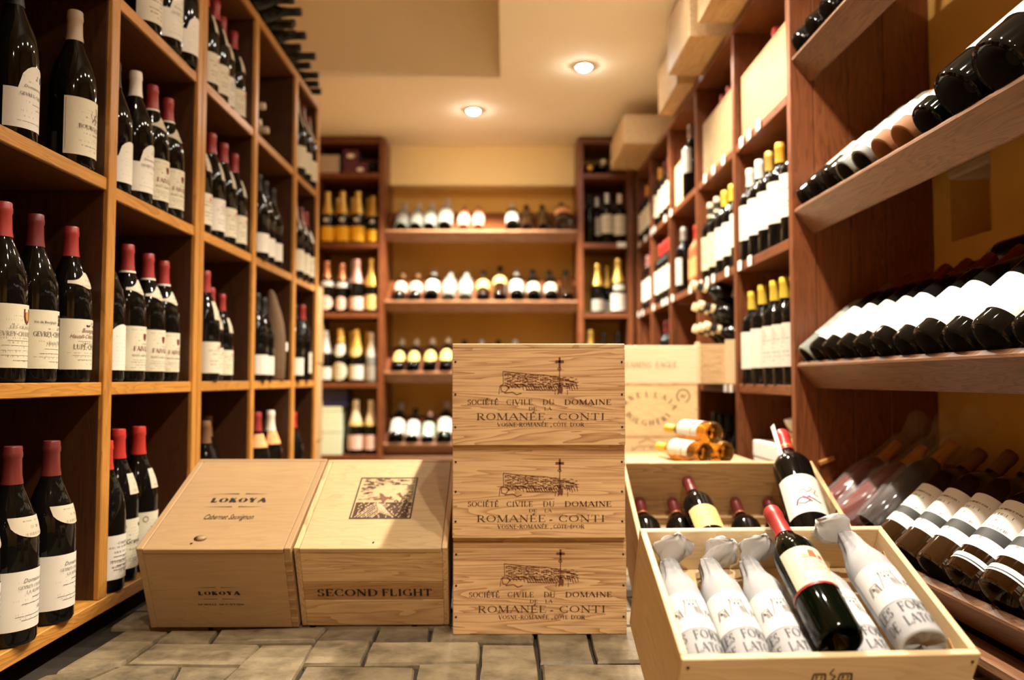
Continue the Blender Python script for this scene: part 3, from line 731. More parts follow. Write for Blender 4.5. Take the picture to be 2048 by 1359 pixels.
# ------------------------------------------------------------------ bookcases along the left wall
LX, LB = -.78, -1.16
LEV = [.062, .478, .868, 1.260, 1.630]
def left_case(name, label, ups, top_z, levs):
    t = thing(name, label, 'bookcase', (LX, ups[0][0], 0))
    y0 = ups[0][0]
    def pb(n, m, *a, **k):
        x0, x1, ya, yb, z0, z1 = a
        return part_box(n, m, t, x0 - LX, x1 - LX, ya - y0, yb - y0, z0, z1, **k)
    for a, b in ups: 
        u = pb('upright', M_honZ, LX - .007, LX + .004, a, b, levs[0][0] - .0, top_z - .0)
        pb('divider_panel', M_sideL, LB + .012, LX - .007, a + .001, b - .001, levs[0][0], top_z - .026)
    ya, yb = ups[0][0], ups[-1][1]
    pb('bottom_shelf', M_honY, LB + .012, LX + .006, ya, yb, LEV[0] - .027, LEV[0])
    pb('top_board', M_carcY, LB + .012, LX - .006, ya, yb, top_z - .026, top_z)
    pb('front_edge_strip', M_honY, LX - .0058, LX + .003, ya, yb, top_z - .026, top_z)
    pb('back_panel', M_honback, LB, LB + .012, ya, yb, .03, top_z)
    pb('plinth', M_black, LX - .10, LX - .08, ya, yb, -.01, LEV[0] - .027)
    for bi, ((a0, a1), (b0, b1)) in enumerate(zip(ups[:-1], ups[1:])):
        for z in levs[bi][1:]:
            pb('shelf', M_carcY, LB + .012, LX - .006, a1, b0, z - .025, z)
            pb('front_edge_strip', M_honY, LX - .0058, LX, a1, b0, z - .025, z)  # honey strip keeps the lit front tone; the shelf behind is coloured as shade
    return t
left_case('bookcase', 'honey brown open bookcase of bottles nearest the camera on the left', [(1.100, 1.130), (1.557, 1.589), (1.998, 2.024)], 1.65,
          [[.062, .478, .878, 1.262], [.062, .478, .868, 1.258]])
left_case('bookcase', 'honey brown open bookcase with bottles lying on top, further along the left', [(2.028, 2.056), (2.456, 2.487), (2.928, 2.962), (3.280, 3.312)], 1.633,
          [[.062, .478, .868, 1.260]] * 3)

XB = -.822
kind('bR', 'b', M_glass, 'R', 'cream', neck=(.185, .207, 1.1, 'collar'), desc='red-capped bottle, cream label')
kind('bRf', 'b', M_glass, 'R', 'creamp', (.024, .119), 1.45, neck=(.188, .222, 1.2, 'collar'), band=(.236, .240, 'W'), design='faive', desc='red-capped bottle, framed label with crest')
kind('bRs', 'b', M_glass, 'R', 'creamp', (.024, .128), 1.45, design='shield', desc='red-capped bottle, maroon shield label')
kind('bRg', 'b', M_glass, 'D', 'creamp', (.024, .126), 1.45, design='gevrey', desc='red-capped bottle, dated cream label')
kind('bRl', 'b', M_glass, 'R', 'creamp', (.024, .119), 1.45, neck=(.178, .210, 1.2, 'collar'), design='lupe', desc='red-capped bottle, collar and script label')
kind('bEb', 'b', M_glass, 'E', 'creamp', (.022, .127), 1.35, design='bourg', desc='beige-capped bottle, lion label')
kind('bKa', 'b', M_glass, 'K', 'whitep', (.024, .135), 1.40, 'arch', design='arch', desc='black bottle, arched badge label')
kind('bWa', 'b', M_glass, 'W', 'whitep', (.024, .132), 1.40, 'arch', design='arch', desc='white-capped bottle, arched badge label')
kind('bKg', 'b', M_glass, 'K', 'grey', (.02, .08), 1.0, desc='dark bottle, grey label')
kind('bKw', 'b', M_glass, 'K', 'whitep', (.024, .118), 1.4, 'arch', desc='bottle, white badge label')
kind('bDd', 'b', M_glass, 'D', 'whitep', (.024, .112), 1.45, neck=(.160, .192, 1.15, 'half'), design='dom', desc='red-capped bottle, half-moon collar')
kind('bBg', 'b', M_glass, 'B', 'creamp', (.026, .122), 1.40, neck=(.170, .210, .42, 'rect'), design='goth', desc='bright red-capped bottle, black-letter label')
kind('bBr', 'b', M_glass, 'B', 'white', (.026, .112), 1.40, design='redl', desc='red-capped bottle, red-printed label')
kind('bRc', 'b', M_glass, 'R', 'redcross', (.022, .105), 1.4, neck=(.165, .215, .40, 'rect'), desc='red-capped bottle, cream label, red mark')
kind('bRk', 'b', M_glass, 'R', 'sketch', (.022, .110), 1.4, neck=(.165, .215, .40, 'rect'), desc='red-capped bottle, white sketch label')
kind('bKl', 'b', M_glass, 'K', 'whitep', (.022, .088), 1.3, desc='dark slim bottle, white label')
kind('bDl', 'b', M_glass, 'D', 'creamp', (.022, .105), 1.4, neck=(.185, .285, .5, 'rect'), desc='dark bottle, tall cream neck strip')
kind('bN', 'b', M_glass, 'N', 'cream', desc='brown-capped bottle')
kind('bRo', 'b', M_glass, 'R', 'cream', (.03, .09), 1.2, neck=(.19, .23, 1.6, 'rect', 'orange'), desc='red-capped bottle, orange collar')
kind('bWo', 'b', M_glass, 'W', 'cream', (.03, .09), 1.2, neck=(.19, .23, 1.6, 'rect', 'orange'), capz=.232, desc='bottle in white tissue, orange collar')
kind('bBp', 'b', M_glass, 'B', 'cream', (.03, .09), 1.2, desc='bright red-capped bottle')
kind('bRsm', 'b', M_glass, 'R', 'cream', (.03, .11), .5, desc='red-capped bottle, narrow label')
kind('bKo', 'b', M_glass, 'K', 'white', desc='black-capped lying bottle')
kind('bDo', 'b', M_glass, 'D', 'white', desc='red-capped lying bottle')
kind('bTo', 'b', M_glass, 'T', 'white', desc='cream-capped lying bottle')

F_ = (1, 0, 0)
row('fourth shelf, first left bay', .878, [('bKa', -.838, 1.345), ('bKg', -.90, 1.440, .85), ('bEb', -.822, 1.505, 1.03)], F_)
row('third shelf, first left bay', .478, [('bRs', XB, 1.306, .99), ('bRg', XB, 1.397, .985), ('bRl', XB, 1.512, .985)], F_)
row('lowest shelf, first left bay', .062, [('bDd', -.795, 1.205, 1.05), ('bDd', -.80, 1.315, 1.05), ('bDd', -.803, 1.432, 1.05)], F_)
row('third shelf, second left bay', .478, [('bKw', -.824, 1.648), ('bRf', XB, 1.739), ('bRf', XB, 1.839, .985), ('bRf', XB, 1.923, .97)], F_)
row('fourth shelf, second left bay', .868, [('bKw', -.824, 1.665, .95), ('bWa', -.822, 1.757, 1.0), ('bRf', XB, 1.841), ('bRf', XB, 1.928)], F_)
row('fifth shelf, second left bay', 1.258, [('bRc', -.82, 1.78), ('bKa', -.812, 1.872, 1.04), ('bKw', -.806, 1.957, 1.02)], F_)
row('lowest shelf, second left bay', .062, [('bBr', -.806, 1.632, 1.0), ('bBg', -.822, 1.717, 1.06), ('bBg', -.822, 1.812, 1.06)], F_)
row('fifth shelf, third left bay', 1.260, [('bRc', -.823, 2.150), ('bRc', -.825, 2.236), ('bRk', -.838, 2.326, .98), ('bRc', -.833, 2.413, .96)], F_)
row('fourth shelf, third left bay', .868, [('bRc', -.82, 2.110), ('bRk', -.818, 2.205), ('bRc', -.818, 2.300), ('bRc', -.823, 2.408)], F_)
row('third shelf, third left bay', .478, [('bRc', -.812, 2.165), ('bRc', -.828, 2.250, .88), ('bRc', -.827, 2.334, .85)], F_)
row('lowest shelf, third left bay', .062, [('bN', -.822, 2.212, 1.03), ('bN', -.885, 2.395, 1.05)], F_)
row('fourth shelf, fourth left bay', .868, [('bKl', -.80, 2.570, .93), ('bKl', -.806, 2.660, .93), ('bKl', -.807, 2.752, .92)], F_)
row('third shelf, fourth left bay', .478, [('bKl', -.804, 2.585, .95), ('bKl', -.808, 2.672, .93)], F_)
row('lowest shelf, fourth left bay', .062, [('bRo', -.818, 2.655, 1.05), ('bWo', -.816, 2.800, 1.05)], F_)
row('fifth shelf, last left bay', 1.260, [('bDl', -.80, 3.020), ('bDl', -.80, 3.110), ('bDl', -.805, 3.222, .98)], F_)
row('fourth shelf, last left bay', .868, [('bDl', -.80, 3.010, .97), ('bDl', -.798, 3.095, .95), ('bRc', -.80, 3.180, .95)], F_)
row('third shelf, last left bay', .478, [('bKl', -.80, 3.025, .97), ('bRsm', -.803, 3.160, 1.0)], F_)
row('lowest shelf, last left bay', .062, [('bBp', -.80, 3.035, 1.0)], F_)

# felt bag around a bottle
def cloth_bag():
    t = thing('felt_bottle_bag', 'brown felt bag around a bottle on the left bookcase', 'bag', (-.812, 2.800, .4785))
    n, V, F = 20, [], []
    prof = [(.036, 0), (.041, .01), (.043, .08), (.043, .15), (.040, .20), (.034, .235), (.026, .26), (.019, .285), (.012, .305), (.004, .315)]
    for k, (r, z) in enumerate(prof):
        for i in range(n):
            a = 2 * pi * i / n; rr = r * (1 + .05 * sin(3 * a + z * 20) + .03 * sin(7 * a + 2))
            lean = max(0, z - .18) * .22
            V.append((rr * cos(a), rr * sin(a) - lean, z))
    for k in range(len(prof) - 1):
        for i in range(n):
            j = (i + 1) % n; F.append((k * n + i, k * n + j, k * n + n + j, k * n + n + i))
    F.append(tuple(reversed(range(n)))); F.append(tuple(range(len(V) - n, len(V))))
    m = MB(); m.v, m.f = V, F
    link('bag_cloth', m.mesh('bag_cloth', True), M_bag, t)
    link('paper_tag', MB().box(.0435, .0445, .012, .028, .105, .135).mesh('paper_tag'), M_card, t)
cloth_bag()

# lying bottles: stack in the fourth left bay, capsules to the aisle
grp = 'bottles lying stacked in the fourth left bay'
k = 0
words_row = ['bottom', 'middle', 'top']
for r_, (z, ys, caps) in enumerate([(1.3015, [2.585, 2.672, 2.759, 2.846], 'bDo bTo bDo bTo'.split()), (1.3745, [2.629, 2.716, 2.803], 'bDo bTo bTo'.split()), (1.4475, [2.7595], ['bTo'])]):
    for i, y in enumerate(ys):
        bottle(caps[i], '%s %s of the %s layer in fourth left bay' % (ORD[i], KINDS[caps[i]]['desc'], words_row[r_]), grp, (-1.138, y + .03, z - .001), (1, 0, 0), (0, 0, 1), .975)
# lying bottles on top of the far left bookcase, necks over the aisle
grp = 'black bottles lying on top of the left bookcase'
zt = 1.633 + .0405
for i, (y, dx) in enumerate([(2.10, .06), (2.19, .03), (2.28, .09), (2.37, .04), (2.46, .10), (2.55, .10), (2.64, .05), (2.73, .07), (2.82, .03), (2.91, .06), (3.00, .02), (3.09, .03), (3.18, .01), (3.265, .0)]):
    bottle('bKo', '%s black-capped bottle lying on top of the left bookcase, lower layer' % ORD[i], grp, (-1.06 + dx, y, zt), (1, 0, random.uniform(-.01, .012)), (0, 0, 1))
for i, (y, dx) in enumerate([(2.145, .05), (2.235, .02), (2.325, .04), (2.415, .08), (2.505, .16), (2.775, .02), (2.865, .0)]):
    bottle('bKo', '%s black-capped bottle lying on top of the left bookcase, upper layer' % ORD[i], grp, (-1.06 + dx, y, zt + .0695), (1, 0, random.uniform(-.01, .01)), (0, 0, 1))

# ------------------------------------------------------------------ bookcase along the right wall
RX, RB = .755, 1.13
RLEV = [.06, .468, .858, 1.247, 1.650]
RUP = [(2.580, 2.606), (3.092, 3.118), (3.612, 3.638), (4.085, 4.111), (4.515, 4.541)]
def right_case():
    t = thing('bookcase', 'red brown open bookcase of bottles and crates along the right wall', 'bookcase', (RX, 2.08, 0))
    def pb(n, m, x0, x1, y0, y1, z0, z1, **k): return part_box(n, m, t, x0 - RX, x1 - RX, y0 - 2.08, y1 - 2.08, z0, z1, **k)
    # end panel of upright planks, facing the camera
    xs = [RX, RX + .062, RX + .155, RX + .25, RB - .004]
    for a, b in zip(xs[:-1], xs[1:]): pb('plank', M_redZ, a + .0006, b - .0006, 2.080, 2.108, -.01, 1.875)
    for a, b in RUP:
        pb('upright', M_redZ, RX - .004, RX + .02, a, b, RLEV[0], RLEV[-1] - .0265)
        pb('divider_panel', M_redZ, RX + .02, RB - .016, a + .003, b - .003, RLEV[0], RLEV[-1] - .0265)
    pb('back_panel', M_redZ, RB - .016, RB - .004, 2.109, 4.541, 0, RLEV[-1] - .0265)
    pb('top_board', M_redY, RX - .006, RB - .004, 2.1085, 4.541, RLEV[-1] - .026, RLEV[-1])
    pb('bottom_shelf', M_redY, RX - .004, RB - .016, 2.1085, 4.541, RLEV[0] - .03, RLEV[0])
    pb('plinth', M_redY, RX + .03, RX + .05, 2.1085, 4.541, -.01, RLEV[0] - .03)
    ed = [2.108] + [v for u in RUP for v in u]
    for i in range(5):
        for z in RLEV[1:4]: pb('shelf', M_redY, RX, RB - .016, ed[2 * i] + .0005, ed[2 * i + 1] - .0005, z - .027, z)
    part_box('wood_peg', M_honY, t, .055, .098, -.012, -.0005, .268, .280, .002, rot=(0, -.35, 0))
    def price(z, ys, dz=0):
        for y in ys: pb('price_tag', M_card, RX - .0065, RX - .0045, y - .017, y + .017, z - .027, z + .004 + dz, bevel=.0004)
    price(1.247, [2.50, 2.42, 2.33]); price(1.247, [2.96, 2.84, 2.71])
    price(.858, [2.535, 2.43]); price(.858, [3.04, 2.945, 2.86, 2.68]); price(.858, [3.22])
    price(1.247, [3.58, 3.71, 3.98, 4.06, 4.24, 4.43]); price(.858, [3.56, 3.69, 3.78, 4.02, 4.34, 4.47])
    price(.468, [2.72, 2.655], -.006)
    return t
right_case()

kind('xWw', 'x', M_glass, 'W', 'whitep', (.066, .178), 1.45, desc='white-capped bottle, tall white label')
kind('xGw', 'x', M_glass, 'G', 'whitep', (.066, .178), 1.45, desc='gold-capped bottle, tall white label')
kind('xGs', 'x', M_glass, 'O', 'sketch', (.066, .185), 1.45, desc='orange-capped bottle, grey sketch label')
kind('xYs', 'x', M_glass, 'Y', 'sketch', (.050, .168), 1.45, desc='yellow-capped bottle, cream sketch label')
kind('xYw', 'x', M_glass, 'Y', 'whitep', (.050, .168), 1.45, desc='yellow-capped bottle, white label')
kind('xTo', 'x', M_glass, 'T', 'olive', (.040, .165), 1.45, band=(.256, .285, 'K'), desc='black-banded bottle, olive label')
kind('xYt', 'x', M_glass, 'Y', 'white', (.050, .165), 1.45, desc='yellow-capped bottle, white label')
kind('xSw', 'x', M_glass, 'S', 'white', (.040, .16), 1.0, desc='silver-capped bottle, white label')
kind('sC', 's', CAPS['C'][1], 'B', 'orange', (.04, .12), 1.2, desc='copper red short bottle')
kind('xGc', 'x', M_glass, 'O', 'cream', (.05, .16), 1.4, desc='gold-capped bottle, cream label')
kind('xDc', 'x', M_glass, 'D', 'cream', (.05, .16), 1.4, desc='dark red-capped bottle, cream label')
kind('xRw', 'x', M_glass, 'B', 'white', (.05, .16), 1.4, desc='red-capped bottle, white label')
kind('xRy', 'x', M_glass, 'B', 'olive', (.05, .16), 1.4, desc='red-capped bottle, olive label')
kind('xPw', 'x', M_glass, 'P', 'white', (.05, .16), 1.4, desc='pink-capped bottle, white label')
kind('xKt', 'b', M_glass, 'K', 'tan', (.02, .11), 1.3, desc='dark bottle, tan label')
kind('xGg', 'x', M_glass, 'N', 'grey', (.10, .20), 1.4, desc='dark bottle, grey label')
FR = (-1, 0, 0)
row('fourth shelf, first right bay', .858, [('xGs', .793, 2.165), ('xGs', .790, 2.262), ('xGw', .790, 2.352), ('xWw', .788, 2.440), ('xWw', .787, 2.528, .985)], FR)
row('third shelf, first right bay', .468, [('xYs', .790, 2.160), ('xYs', .788, 2.236), ('xYs', .787, 2.316), ('xYw', .787, 2.425), ('xYw', .786, 2.524, .97)], FR)
row('fourth shelf, second right bay', .858, [('xGw', .795, 2.660), ('xYt', .793, 2.752), ('xYt', .793, 2.845), ('xTo', .792, 2.944), ('xTo', .793, 3.042)], FR)
row('lowest shelf, second right bay', .06, [('xKt', .80, 2.66, .98), ('xKt', .805, 2.755), ('xKt', .80, 2.855), ('xKt', .80, 2.955), ('xKt', .80, 3.045)], FR)
row('fourth shelf, third right bay', .858, [('sC', .795, 3.205), ('sC', .800, 3.295), ('xSw', .790, 3.500, .97)], FR)
row('crate shelf, third right bay', 1.247, [('xGg', .790, 3.345, 1.04)], FR)
row('fifth shelf, fourth right bay', 1.247, [('xGc', .79, 3.700), ('xDc', .79, 3.790), ('xDc', .79, 3.880), ('xGc', .79, 4.000)], FR)
row('fourth shelf, fourth right bay', .858, [('xRw', .79, 3.700), ('xRw', .79, 3.800), ('xRy', .79, 3.895), ('xRw', .79, 4.000)], FR)
row('fifth shelf, last right bay', 1.247, [('xDc', .79, 4.165), ('xDc', .79, 4.265), ('xGc', .79, 4.365), ('xDc', .79, 4.465)], FR)
row('fourth shelf, last right bay', .858, [('xRw', .79, 4.180), ('xRw', .79, 4.270), ('xPw', .79, 4.370)], FR)
row('third shelf, fourth right bay', .468, [('xRw', .80, 3.72), ('xDc', .80, 3.83), ('xDc', .80, 3.94)], FR)

# ------------------------------------------------------------------ crates: a box of boards
def crate(name, label, w, L, H, loc, rot, mats, wall=.010, lid=True, group=None, planks=None, inset_lid=False, deck=None, cat='crate', nails=True, lid_t=.009):
    """origin at the middle of the front bottom edge; x across, y back, z up"""
    mf, ms, ml = mats
    t = thing(name, label, cat, loc, rot, group)
    h = w / 2; zt = H - (lid_t if lid and not inset_lid else 0)
    fp = None
    if planks:
        z = 0
        for i, (hz, m) in enumerate(planks):
            fp = part_box('front_plank', m, t, -h + (wall if inset_lid else 0), h - (wall if inset_lid else 0), 0, wall, z + .0003, min(z + hz, zt) - .0003, .001); z += hz
    else:
        fp = part_box('front_panel', mf, t, -h, h, 0, wall, 0, zt, .0012)
    y0 = 0 if (planks and inset_lid) else wall
    for s in (-1, 1):
        part_box('side_panel', ms, t, min(s * h, s * (h - wall)), max(s * h, s * (h - wall)), y0 + .0002, L - wall - .0002, 0, H if inset_lid else zt, .0012)
    part_box('back_panel', mf, t, -h, h, L - wall, L, 0, zt, .0012)
    part_box('bottom_board', ms, t, -h + wall, h - wall, wall, L - wall, .001, .008, .0005)
    if lid:
        if inset_lid: part_box('lid', ml, t, -h + wall + .0008, h - wall - .0008, -.0015, L - .002, zt - .010, H - .0006, .001)
        else: part_box('lid', ml, t, -h, h, 0, L, zt + .0004, H, .0012)
    if deck: part_box('inner_board', ms, t, -h + wall, h - wall, wall, L - wall, deck - .006, deck, .0005)
    if nails:
        nm_ = MB().lathe([(0, 0), (.0022, 0), (.0022, .0008), (0, .0012)], 8, Matrix.Rotation(pi / 2, 4, 'X')).mesh('nail_head')
        for s in (-1, 1):
            for k in (.18, .5, .82): link('nail_head', nm_, M_nail, t, (s * (h - .006), 0, k * H))
    return t, fp
def face_fn(fp_y=-.0006):
    return lambda u, v: (u, fp_y, v)
def child_of(o, parent):      # keep it simple: decals are made in the thing's own space
    o.parent = parent; return o

# the three burnt-print crates, one on another
def conti(t, H):
    s = .33 / 345.0        # metres per picture unit of the print
    def px(x, y): return ((x - 172) * s, H - y * s)
    q = []
    # wayside cross
    for a in (rect2(*[v for v in (px(211.5, 0)[0], px(215.5, 0)[0], px(0, 48)[1], px(0, 27)[1])]), rect2(px(205, 0)[0], px(222, 0)[0], px(0, 38)[1], px(0, 33)[1])): q += a
    q += stroke([px(213.5, 48), px(213, 84)], 1.6 * s) + stroke([px(209, 50), px(213.5, 47), px(217, 50), px(213.5, 53), px(209, 50)], 1.2 * s)
    q += [[px(210, 85), px(219, 85), px(220, 92), px(218, 100), px(214, 97), px(209, 101), px(210, 92)]]
    rnd = random.Random(11)
    # vineyard slope: outline and hatching
    top = [(101, 55), (118, 57), (140, 59), (165, 61), (185, 62), (205, 66), (225, 72), (240, 76), (247, 78)]
    q += stroke([px(*p) for p in top], 1.4 * s) + stroke([px(101, 55), px(102, 80), px(95, 84), px(93, 100)], 1.2 * s)
    for r in range(8):
        yy = 60 + r * 3.0
        for x in range(104, 246, 5):
            if rnd.random() < .8:
                y = yy + (x - 104) * .055 + rnd.uniform(-1, 1)
                if y < 86: q += stroke([px(x, y), px(x + rnd.uniform(3, 8), y + rnd.uniform(-.4, 1.4))], rnd.uniform(.8, 1.7) * s)
    for x in range(106, 240, 3):
        y = 80 + rnd.uniform(-2, 6); q += stroke([px(x, y), px(x + rnd.uniform(1, 4), y + rnd.uniform(1, 5))], rnd.uniform(1.0, 2.0) * s)
    for x in range(146, 208, 5): q += stroke([px(x, 84), px(x + 3, 91), px(x + 6, 91 + rnd.uniform(-1, 2))], 1.5 * s)
    for x in range(226, 250, 5): q += stroke([px(x, 84 - rnd.uniform(0, 8)), px(x + 3, 90 + rnd.uniform(0, 4))], 1.3 * s)
    q += stroke([px(97, 84), px(108, 82), px(112, 88), px(106, 96), px(98, 94), px(97, 84)], 1.4 * s) + stroke([px(112, 86), px(140, 85), px(142, 92)], 1.2 * s) + stroke([px(104, 98), px(120, 96), px(128, 101), px(138, 98)], 1.6 * s) + stroke([px(146, 92), px(208, 93)], 1 * s)
    q += stroke([px(205, 92), px(204, 101)], 1.2 * s) + stroke([px(229, 92), px(229, 101)], 1.2 * s) + stroke([px(130, 66), px(144, 66), px(150, 74), px(142, 78)], 1.2 * s)
    q2 = []
    def line(txt, x0, x1, yb, h, fat=1.0): 
        return serif(txt, h * s, px((x0 + x1) / 2, 0)[0], px(0, yb)[1], (x1 - x0) * s, fat)
    q2 += line('SOCI\u00c9T\u00c9', 31, 92, 121, 10.5, 1.15) + line('CIVILE', 108, 160, 121, 10.5) + line('DU', 180, 203, 121, 10.5) + line('DOMAINE', 223, 316, 121, 10.5, 1.15)
    q2 += line('DE', 152, 168, 132, 6.5) + line('LA', 183, 197, 132, 6.5)
    q2 += line('ROMAN\u00c9E', 49, 185, 151, 13.5, .8) + line('~', 192, 200, 152, 12) + line('CONTI', 211, 303, 151, 13.5, .8)
    q2 += line('VOSNE-ROMAN\u00c9E', 90, 190, 164, 8, 1.1) + line(',', 195, 198, 164, 8) + line('C\u00d4TE', 201, 228, 164, 8, 1.1) + line("D'OR", 234, 262, 164, 8, 1.1)
    decal('burnt_lettering', q2, M_ink, t, face_fn()); decal('burnt_emblem', q, M_ink2b, t, face_fn())
M_ink2b = plain('reddish burnt print', (.14, .045, .018), .7)
zz = 0
for i, (H, dy, dx, lab) in enumerate([(.1835, 1.5455, .0665, 'bottom crate of the burnt-print stack, knotty grain, on the stone floor'), (.1750, 1.5300, .0645, 'middle crate of the burnt-print stack, straight brown grain'), (.1925, 1.5200, .0640, 'topmost crate of the burnt-print stack, pale lid edge')]):
    t, fp = crate('wine_crate', lab, .328 + (i == 0) * .003, .48, H, (dx, dy, zz), (0, 0, 0), (M_drc, M_pineY, M_pineX), group='three stacked burnt-print crates', nails=True)
    conti(t, H + (.0 if i else .002)); zz += H + .0003

# tilted crate with sliding lid
TL = .4138
t, fp = crate('wine_crate', 'tilted tan crate with sliding lid and thumb notch, beside left bookcase', .2885, .340, .1827, (-.5468, 1.593, 0), (TL, 0, 0), (M_birchX, M_birchY, M_birchX), wall=.0125, inset_lid=True, planks=[(.1727, M_birchX)], nails=False, lid_t=.010)
for k in range(7):
    part_box('finger_joint', M_ends, t, .1315, .1444, -.0006, .006, .012 + k * .022, .023 + k * .022, .0006)
def top_fn(H): return lambda u, v: (u, v, H + .0004)
def loko(cx, cy, w, h, flip):
    q = serif('LOKOYA', h, cx, cy, w, 2.6, track=.34)
    for yy in (cy + h * 2.0, cy - h * 1.15):
        for a, b in ((-.58, -.06), (.06, .58)): q += [[(cx + a * w, yy), (cx + b * w, yy + .0000), (cx + (b if a < 0 else a) * w, yy + h * .13), (cx + a * w, yy + h * .02 if a < 0 else yy + h * .13)]]
    return q
decal('printed_lettering', loko(-.003, .160, .110, .0155, 0) + script('Cabernet Sauvignon', .018, -.003, .098, .098, .45), M_inkb, t, top_fn(.1827))
decal('printed_lettering', loko(-.001, .078, .078, .0085, 0) + serif('HOWELL MOUNTAIN', .0038, 0, .054, .088, 1.6), M_inkb, t, lambda u, v: (u, -.0008, v))
M_notch = wood('scooped notch wood', (.34, .22, .11), (.22, .13, .06), 'X', 1, .6)  # darker than the lid: the shade of the dent is in this colour
link('thumb_notch', MB().lathe([(.0085, .0002), (.0098, .0005), (0, .0006)], 16, Matrix.Translation((-.035, .034, .1824)) @ Matrix.Scale(1.25, 4, (1, 0, 0))).mesh('thumb_notch', True), M_notch, t)
decal('notch_shadow_hole', [[(-.046 + .003 * cos(i), .017 + .002 * sin(i)) for i in range(6)]], M_nail, t, top_fn(.1827)).name = 'screw_hole'  # flat dark dot drawn on the lid near the notch

# second tilted crate
M_sflid = wood('warm pine lid', (.50, .36, .195), (.34, .22, .10), 'X', 1.0, .5, rings=.35)
TS = .4244
t, fp = crate('wine_crate', 'tilted pine crate with woodcut of flying birds, touching the burnt-print stack', .2900, .330, .1825, (-.2542, 1.605, 0), (TS, 0, .004), (M_sflid, M_pineY, M_sflid), wall=.0105, inset_lid=True, planks=[(.062, M_pineX), (.042, M_dplank), (.0685, M_pineX)], nails=False, lid_t=.010)
decal('printed_lettering', serif('SECOND', .0165, -.0505, .0715, .116, 1.35) + serif('FLIGHT', .0165, .0645, .0715, .096, 1.35), M_inkb, t, lambda u, v: (u, -.0008, v))
def woodcut():
    x0, x1, y0, y1 = -.058, .066, .096, .252; w = .0030
    fr = rect2(x0, x1, y0, y0 + w) + rect2(x0, x1, y1 - w, y1) + rect2(x0, x0 + w, y0, y1) + rect2(x1 - w, x1, y0, y1)
    rnd = random.Random(5); q = []
    ym = y0 + (y1 - y0) * .40
    for k in range(190):                       # engraved sky: short wavy strokes that leave a clearing round the birds
        u, v = rnd.random(), rnd.random(); x = x0 + .006 + u * (x1 - x0 - .012); y = ym + .004 + v * (y1 - ym - .010)
        d = math.hypot((x - .006) / .036, (y - (ym + .036)) / .030)
        if d < 1 and rnd.random() < .93: continue
        l = rnd.uniform(.004, .016); wv = rnd.uniform(.0007, .0019) * (1.25 if u > .72 or v > .8 else 1)
        xe = min(x + l, x1 - .004)
        q += stroke([(x, y), ((x + xe) / 2, y + rnd.uniform(-.0014, .0016)), (xe, y + rnd.uniform(-.001, .001))], wv)
    # ploughed field: dark bands with pale furrows left between
    for k in range(11):
        y = y0 + .005 + k * .0050; 
        x = x0 + .005
        while x < x1 - .008:
            l = rnd.uniform(.006, .02); xe = min(x + l, x1 - .004)
            q += [[(x, y), (xe, y + rnd.uniform(-.0006, .0006)), (xe, y + .0036), (x + .001, y + .0034)]]; x = xe + rnd.uniform(.0012, .003)
    bush = []
    for k in range(26): 
        x = .040 + rnd.uniform(-.016, .016); y = ym - .006 + rnd.uniform(-.008, .009); bush += stroke([(x, y), (x + rnd.uniform(-.006, .006), y + rnd.uniform(.002, .008))], .0026)
    b1 = [[(-.010, .190), (-.002, .186), (.004, .176), (.012, .174), (.016, .178), (.020, .173), (.017, .168), (.011, .170), (.007, .162), (.005, .148), (.001, .152), (-.002, .166), (-.012, .166), (-.018, .162), (-.016, .167), (-.004, .171)]]
    b2 = [[(.026, .184), (.031, .184), (.035, .177), (.042, .170), (.040, .178), (.036, .186), (.034, .192), (.031, .190)]]
    pale = []
    for k in range(7): pale += stroke([(-.048 + k * .006, y0 + .004), (-.012 + k * .005, ym - .006 - k * .001)], .0012)
    for k in range(8): pale += stroke([(.028 - k * .004, y0 + .006 + k * .002), (-.002 - k * .001, ym - .010)], .0010)
    decal('printed_frame', fr, M_inkb, t, top_fn(.1825)); decal('printed_woodcut', q + bush, M_ink, t, top_fn(.18255)); decal('printed_birds', b1 + b2, M_ink2b, t, top_fn(.1827))
    decal('pale_furrow', pale, M_lightX, t, top_fn(.1829))
woodcut()
decal('screw_hole', [[(.003 + .0022 * cos(i), .017 + .0028 * sin(i)) for i in range(6)]], M_nail, t, top_fn(.1825))
# a low crate under the raised backs of the two tilted crates
crate('wine_crate', 'low flat crate propping up the backs of the two tilted crates', .50, .22, .0705, (-.40, 1.768, 0), (0, 0, 0), (M_pineX, M_pineY, M_pineX), nails=False)

